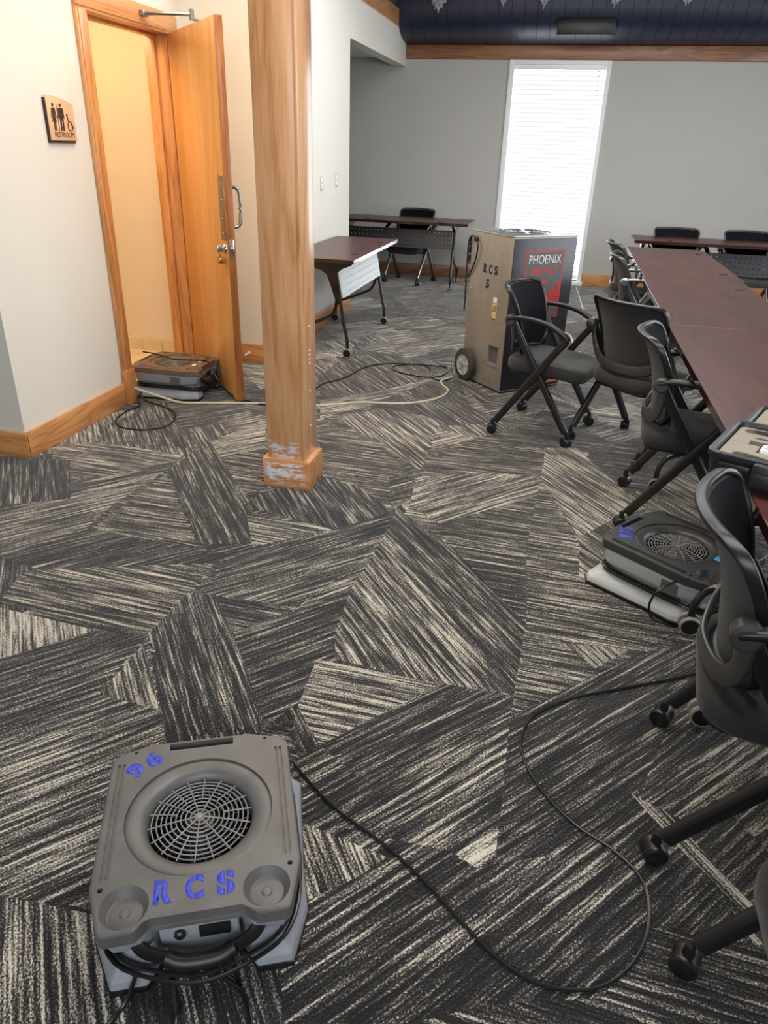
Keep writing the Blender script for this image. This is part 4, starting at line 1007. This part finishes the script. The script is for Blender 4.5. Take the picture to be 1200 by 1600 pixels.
# front label
fl = obj('front_label', box(BM(), (0.105, -0.0056, 0.50), (0.422, -0.004, 0.932)), M_red, dh)
obj('label_field', box(BM(), (0.113, -0.0062, 0.508), (0.414, -0.0050, 0.924)), M_labelgrey, fl)
text('maker_name', 'PHOENIX', 0.078, M_lblwhite, fl, (0.2635, -0.0066, 0.876), (1, 0, 0), (0, 0, 1), 0.0004, bold=-0.0006, sx=0.80)
text('model_name', '200 MAX', 0.066, M_red, fl, (0.2635, -0.0066, 0.800), (1, 0, 0), (0, 0, 1), 0.0004, sx=0.86)
text('small_print', 'DEHUMIDIFIER', 0.030, M_red, fl, (0.2635, -0.0066, 0.535), (1, 0, 0), (0, 0, 1), 0.0004, sx=0.95)
bm = BM()
def em(pts): prism(bm, [(0.12+0.29*x, 0.555+0.205*z_) for x, z_ in pts], -0.0074, -0.0062, axis='y')
em([(0.02, 1.0), (0.08, 0.90), (0.14, 0.98), (0.20, 0.78), (0.30, 0.68), (0.36, 0.55), (0.34, 0.20), (0.46, 0.08), (0.60, 0.05), (0.50, 0.16), (0.46, 0.30), (0.50, 0.52), (0.58, 0.66), (0.50, 0.78), (0.56, 0.80), (0.66, 0.92), (0.46, 0.90), (0.38, 0.80), (0.26, 0.84), (0.16, 0.72), (0.06, 0.70)][::-1])
for i in range(5):
    x = 0.58+i*0.085
    em([(x, 0.08+0.02*i), (x+0.055, 0.10+0.02*i), (x+0.085, 0.50+0.10*i), (x+0.06, 0.52+0.10*i), (x+0.02, 0.40+0.05*i)])
obj('bird_emblem', bm, M_red, fl, smooth=False)
# orange service outlet low on the front
oo = obj('outlet_label', box(BM(), (0.40, -0.0056, 0.04), (0.50, -0.004, 0.15)), M_orange, dh)
bm = BM()
for z_ in (0.06, 0.085, 0.11, 0.13): box(bm, (0.405, -0.0064, z_), (0.495, -0.0054, z_+0.006))
obj('print', bm, M_stblack, oo)
def wheel(x, s):
    bm = BM(); lathe(bm, [(0.075, -0.020), (0.100, -0.022), (0.113, -0.014), (0.115, 0.0), (0.113, 0.014), (0.100, 0.022), (0.075, 0.020)], 40, 'x', (x, 0.392, 0.115))
    for f in [f for f in bm.faces if len(f.verts) > 8]: bm.faces.remove(f)
    wv = obj('wheel', bm, M_tyre, dh)
    bm = BM(); lathe(bm, [(0.0, -0.010), (0.070, -0.010), (0.078, -0.018), (0.080, 0.012), (0.0, 0.012)], 36, 'x', (x, 0.392, 0.115))
    obj('wheel_disc', bm, M_wheel, wv)
    bm = BM()
    for k in range(5):
        a = 2*PI*k/5+0.5; p0 = Vector((x-s*0.012, 0.392+0.02*math.cos(a), 0.115+0.02*math.sin(a))); p1 = Vector((x-s*0.012, 0.392+0.068*math.cos(a), 0.115+0.068*math.sin(a)))
        sweep(bm, [p0, p1], [(-0.010, -0.004), (0.010, -0.004), (0.007, 0.005), (-0.007, 0.005)], up=(-s, 0, 0))
    lathe(bm, [(0.0, -0.022), (0.011, -0.022), (0.016, -0.010), (0.016, 0.0), (0.0, 0.0)], 16, 'x', (x, 0.392, 0.115)) if s > 0 else None
    obj('wheel_hub', bm, M_wheel, wv)
    bm = BM(); lathe(bm, [(0.0, -0.027*s), (0.006, -0.027*s), (0.007, -0.018*s), (0.0, -0.018*s)], 12, 'x', (x, 0.392, 0.115)); obj('axle_end', bm, M_stblack, wv)
wheel(-0.030, 1); wheel(DW+0.030, -1)
bm = BM(); tube(bm, [(0.03, DD, 0.96), (0.03, DD+0.05, 0.965), (0.03, DD+0.055, 0.90), (0.03, DD+0.05, 0.80), (0.03, DD, 0.79)], 0.010, 8)
obj('rear_handle', bm, M_black, dh)
bm = BM(); tube(bm, [(-0.006, 0.40, 0.965), (-0.022, 0.425, 0.985), (-0.02, 0.47, 0.95), (-0.012, 0.485, 0.80), (-0.01, 0.482, 0.60), (-0.012, 0.478, 0.48)], 0.0055, 8, 6)
tube(bm, [(-0.006, 0.40, 0.965), (-0.014, 0.370, 0.93), (-0.016, 0.375, 0.86), (-0.012, 0.41, 0.79), (-0.01, 0.455, 0.72)], 0.0055, 8, 6)
lathe(bm, [(0.0, -0.02), (0.014, -0.02), (0.016, 0.0)], 12, 'x', (0, 0.40, 0.965))
obj('power_cord', bm, M_cord, dh)

# ================================================================== OPEN CASE ON THE TABLE
ca = math.radians(-24); cs = thing('equipment_case', 'open black hard case with grey cut-out foam on the near table', 'case', (0.425, 1.885, 0.752), ca)
cs.location = (0.425, 1.885, 0.752)
CW, CD, CHt = 0.50, 0.315, 0.082
def tray(h, mat_out, name, par, z0=0.0):
    out = rrect(CW, CD, 0.03, 4); inn = rrect(CW-0.03, CD-0.03, 0.022, 4)
    cx, cy = CW/2, CD/2
    rg = lambda o, k, z: [Vector((cx+x*k, cy+y*k, z0+z)) for x, y in o]
    bm = BM(); loft(bm, [rg(out, 0.93, 0.0), rg(out, 0.955, 0.006), rg(out, 0.97, h-0.022), rg(out, 0.99, h-0.018), rg(out, 1.0, h-0.012), rg(out, 1.0, h-0.002), rg(out, 0.99, h), rg(inn, 1.012, h), rg(inn, 1.0, h-0.004), rg(inn, 0.985, h-0.016), rg(inn, 0.98, 0.012)])
    return obj(name, bm, mat_out, par)
b0 = tray(CHt, M_case, 'base', cs)
# foam with cut-outs
fo = BM(); prism(fo, [(CW/2+x, CD/2+y) for x, y in rrect(CW-0.045, CD-0.045, 0.016, 4)], 0.010, CHt-0.012)
cut = BM()
box(cut, (0.070, 0.150, 0.035), (0.200, 0.185, 0.10)); box(cut, (0.100, 0.095, 0.035), (0.30, 0.150, 0.10))
prism(cut, [(0.052, 0.060), (0.058, 0.044), (0.080, 0.034), (0.35, 0.030), (0.35, 0.048), (0.14, 0.062), (0.085, 0.074), (0.062, 0.072)], 0.045, 0.10)
prism(cut, [(0.070, 0.212), (0.085, 0.204), (0.34, 0.204), (0.34, 0.222), (0.085, 0.222)], 0.05, 0.10)
prism(cut, [(0.034, 0.262), (0.045, 0.245), (0.30, 0.238), (0.30, 0.288), (0.05, 0.284)], 0.058, 0.10)
box(cut, (0.022, 0.150, 0.055), (0.072, 0.1515, 0.10))
me = boolean(fo, cut, 'foam_insert'); f_ = link('foam_insert', me, M_foam, cs); me.materials.clear(); me.materials.append(M_foam)
bm = BM(); tube(bm, [(0.0, 0.0, 0), (0.0, 0.0, 0.001)], 0.001, 4, 0) if False else None
tl_ = thing('hand_tool', 'black-handled tool lying in the front slot of the case foam', 'tool', (0.425, 1.885, 0.752), ca)
bm = BM(); tube(bm, [(0.075, 0.056, 0.058), (0.13, 0.052, 0.064), (0.25, 0.042, 0.066), (0.345, 0.039, 0.064)], 0.009, 8); obj('handle', bm, M_black, tl_)
bm = BM(); tube(bm, [(0.060, 0.060, 0.055), (0.078, 0.056, 0.058)], 0.005, 8, 0); obj('tip', bm, M_chrome, tl_)
pr = thing('meter_probe', 'pale plastic meter part in the middle cut-out of the case foam', 'tool', (0.425, 1.885, 0.752), ca)
bm = BM(); box(bm, (0.108, 0.100, 0.045), (0.20, 0.145, 0.080), 0.004); obj('body', bm, M_lblwhite, pr)
bm = BM(); box(bm, (0.118, 0.110, 0.0795), (0.15, 0.116, 0.0815), 0.001); box(bm, (0.118, 0.126, 0.0795), (0.17, 0.130, 0.0815), 0.001); obj('buttons', bm, M_stblack, pr)
cb2 = thing('coiled_cable', 'clear and black coiled lead in the rear cut-out of the case foam', 'cable', (0.425, 1.885, 0.752), ca)
bm = BM(); tube(bm, [(0.105+0.040*math.cos(a), 0.262+0.014*math.sin(a), 0.066+0.002*i) for i, a in enumerate([k*0.9 for k in range(16)])], 0.003, 6, 3); obj('lead', bm, M_greyplas, cb2)
# latches, handle, lid
for lx in (0.150, 0.0):
    if lx == 0.0: continue
    bm = BM(); box(bm, (lx-0.032, -0.020, 0.018), (lx+0.032, 0.004, 0.078), 0.006); box(bm, (lx-0.026, -0.024, 0.024), (lx+0.026, -0.018, 0.055), 0.003); obj('latch', bm, M_case, cs)
bm = BM(); box(bm, (0.035, -0.006, 0.045), (0.112, 0.004, 0.060), 0.003); obj('rib', bm, M_case, cs)
ld = tray(0.045, M_case, 'lid', cs); ld.location = (0, CD+0.016, 0.0)
bm = BM(); box(bm, (0.022, CD+0.038, 0.008), (CW-0.022, CD+CD-0.006, 0.038), 0.006); obj('lid_foam', bm, M_foam, cs)
bm = BM(); tube(bm, [(0.06, CD+0.008, 0.06), (CW-0.06, CD+0.008, 0.06)], 0.007, 8, 0); obj('hinge', bm, M_case, cs)

# ================================================================== CORDS AND HOSE
def cord(name, pts, r, mat, label, cat):
    bm = BM(); tube(bm, pts, r, 8, 6); return tag(obj(name, bm, mat), label, cat)
Zc = 0.0065
cord('power_cord', [(x, y, Zc) for x, y in [(-0.524, 1.368), (-0.384, 1.261), (-0.232, 1.183), (-0.126, 1.114), (-0.027, 1.036), (0.062, 0.972), (0.154, 0.942), (0.255, 0.961), (0.327, 1.025), (0.369, 1.121), (0.369, 1.232), (0.308, 1.304), (0.218, 1.357), (0.137, 1.44), (0.081, 1.54), (0.067, 1.636), (0.107, 1.743), (0.219, 1.846), (0.376, 1.934), (0.54, 2.027), (0.66, 2.11)]],
     0.0042, M_cord, 'long black cord looping over the carpet from the foreground air mover', 'cord')
cord('drain_hose', [(x, y, z) for x, y, z in [(-2.53, 4.03, 0.085), (-2.45, 4.02, 0.07), (-2.33, 4.05, 0.03), (-2.22, 4.06, 0.010), (-2.03, 4.12, Zc+0.002), (-1.722, 4.214, Zc), (-1.391, 4.282, Zc), (-1.162, 4.426, Zc), (-0.917, 4.479, Zc), (-0.764, 4.571, Zc), (-0.66, 4.722, Zc), (-0.64, 4.876, Zc), (-0.70, 5.0, Zc), (-0.72, 5.10, Zc), (-0.66, 5.19, 0.012)]],
     0.0075, M_hose, 'pale drain hose running across the carpet to the dehumidifier', 'hose')
cord('drain_hose', [(0.145, 5.62, Zc), (0.16, 5.75, Zc), (0.175, 5.98, Zc), (0.195, 6.36, Zc), (0.20, 6.70, Zc), (0.17, 6.95, Zc), (0.10, 7.05, Zc)],
     0.0075, M_hose, 'short pale hose on the carpet to the right of the dehumidifier', 'hose')
cord('power_cord', [(x, y, z) for x, y, z in [(-2.515, 4.09, 0.05), (-2.50, 4.0, 0.02), (-2.45, 3.93, Zc), (-2.47, 3.80, Zc), (-2.44, 3.64, Zc), (-2.34, 3.55, Zc), (-2.19, 3.56, Zc), (-2.11, 3.68, Zc), (-2.17, 3.86, Zc), (-2.30, 3.96, Zc), (-2.47, 4.03, 0.012), (-2.53, 4.07, 0.05)]],
     0.0048, M_cord, 'black cord loop on the carpet below the restroom sign', 'cord')
cord('power_cord', [(x, y, z) for x, y, z in [(-2.70, 4.46, 0.20), (-2.56, 4.40, 0.21), (-2.40, 4.33, 0.206), (-2.24, 4.36, 0.206), (-2.15, 4.34, 0.200), (-2.08, 4.28, 0.12), (-1.98, 4.26, 0.03), (-1.88, 4.24, Zc), (-1.73, 4.20, Zc), (-1.63, 4.33, Zc), (-1.528, 4.60, Zc), (-1.50, 4.76, Zc), (-1.398, 4.952, Zc), (-1.321, 5.28, Zc), (-1.128, 5.45, Zc), (-0.83, 5.476, Zc), (-0.72, 5.42, Zc+0.004), (-0.75, 5.20, Zc), (-0.90, 5.15, Zc), (-1.10, 5.24, Zc), (-1.12, 5.38, Zc), (-0.95, 5.46, Zc+0.006), (-0.84, 5.34, Zc+0.008), (-0.80, 5.14, Zc+0.004), (-0.70, 5.10, Zc), (-0.66, 5.27, Zc+0.004), (-0.70, 5.50, Zc+0.008), (-0.62, 5.58, Zc)]],
     0.005, M_cord, 'black cord over the doorway air mover, ending in coils by the dehumidifier wheel', 'cord')
cord('power_cord', [(-0.555, 0.755, 0.07), (-0.54, 0.73, 0.03), (-0.525, 0.70, Zc), (-0.50, 0.62, Zc), (-0.48, 0.50, Zc)], 0.0045, M_cord, 'middle of three cords hanging from the front of the foreground air mover', 'cord')
cord('power_cord', [(-0.62, 0.735, 0.06), (-0.63, 0.71, 0.02), (-0.64, 0.685, Zc), (-0.66, 0.63, Zc), (-0.70, 0.56, Zc)], 0.0045, M_cord, 'left of three cords hanging from the front of the foreground air mover', 'cord')
cord('power_cord', [(-0.49, 0.785, 0.06), (-0.46, 0.79, 0.02), (-0.42, 0.78, Zc), (-0.385, 0.73, Zc), (-0.375, 0.66, Zc), (-0.37, 0.58, Zc)], 0.0045, M_cord, 'right of three cords hanging from the front of the foreground air mover', 'cord')
cord('power_cord', [(0.567, 2.31, 0.215), (0.50, 2.25, 0.22), (0.455, 2.215, 0.20), (0.44, 2.21, 0.15), (0.46, 2.23, 0.09), (0.50, 2.27, 0.05), (0.56, 2.30, 0.02)], 0.004, M_cord, 'black cord loop standing up over the front of the 175 air mover', 'cord')
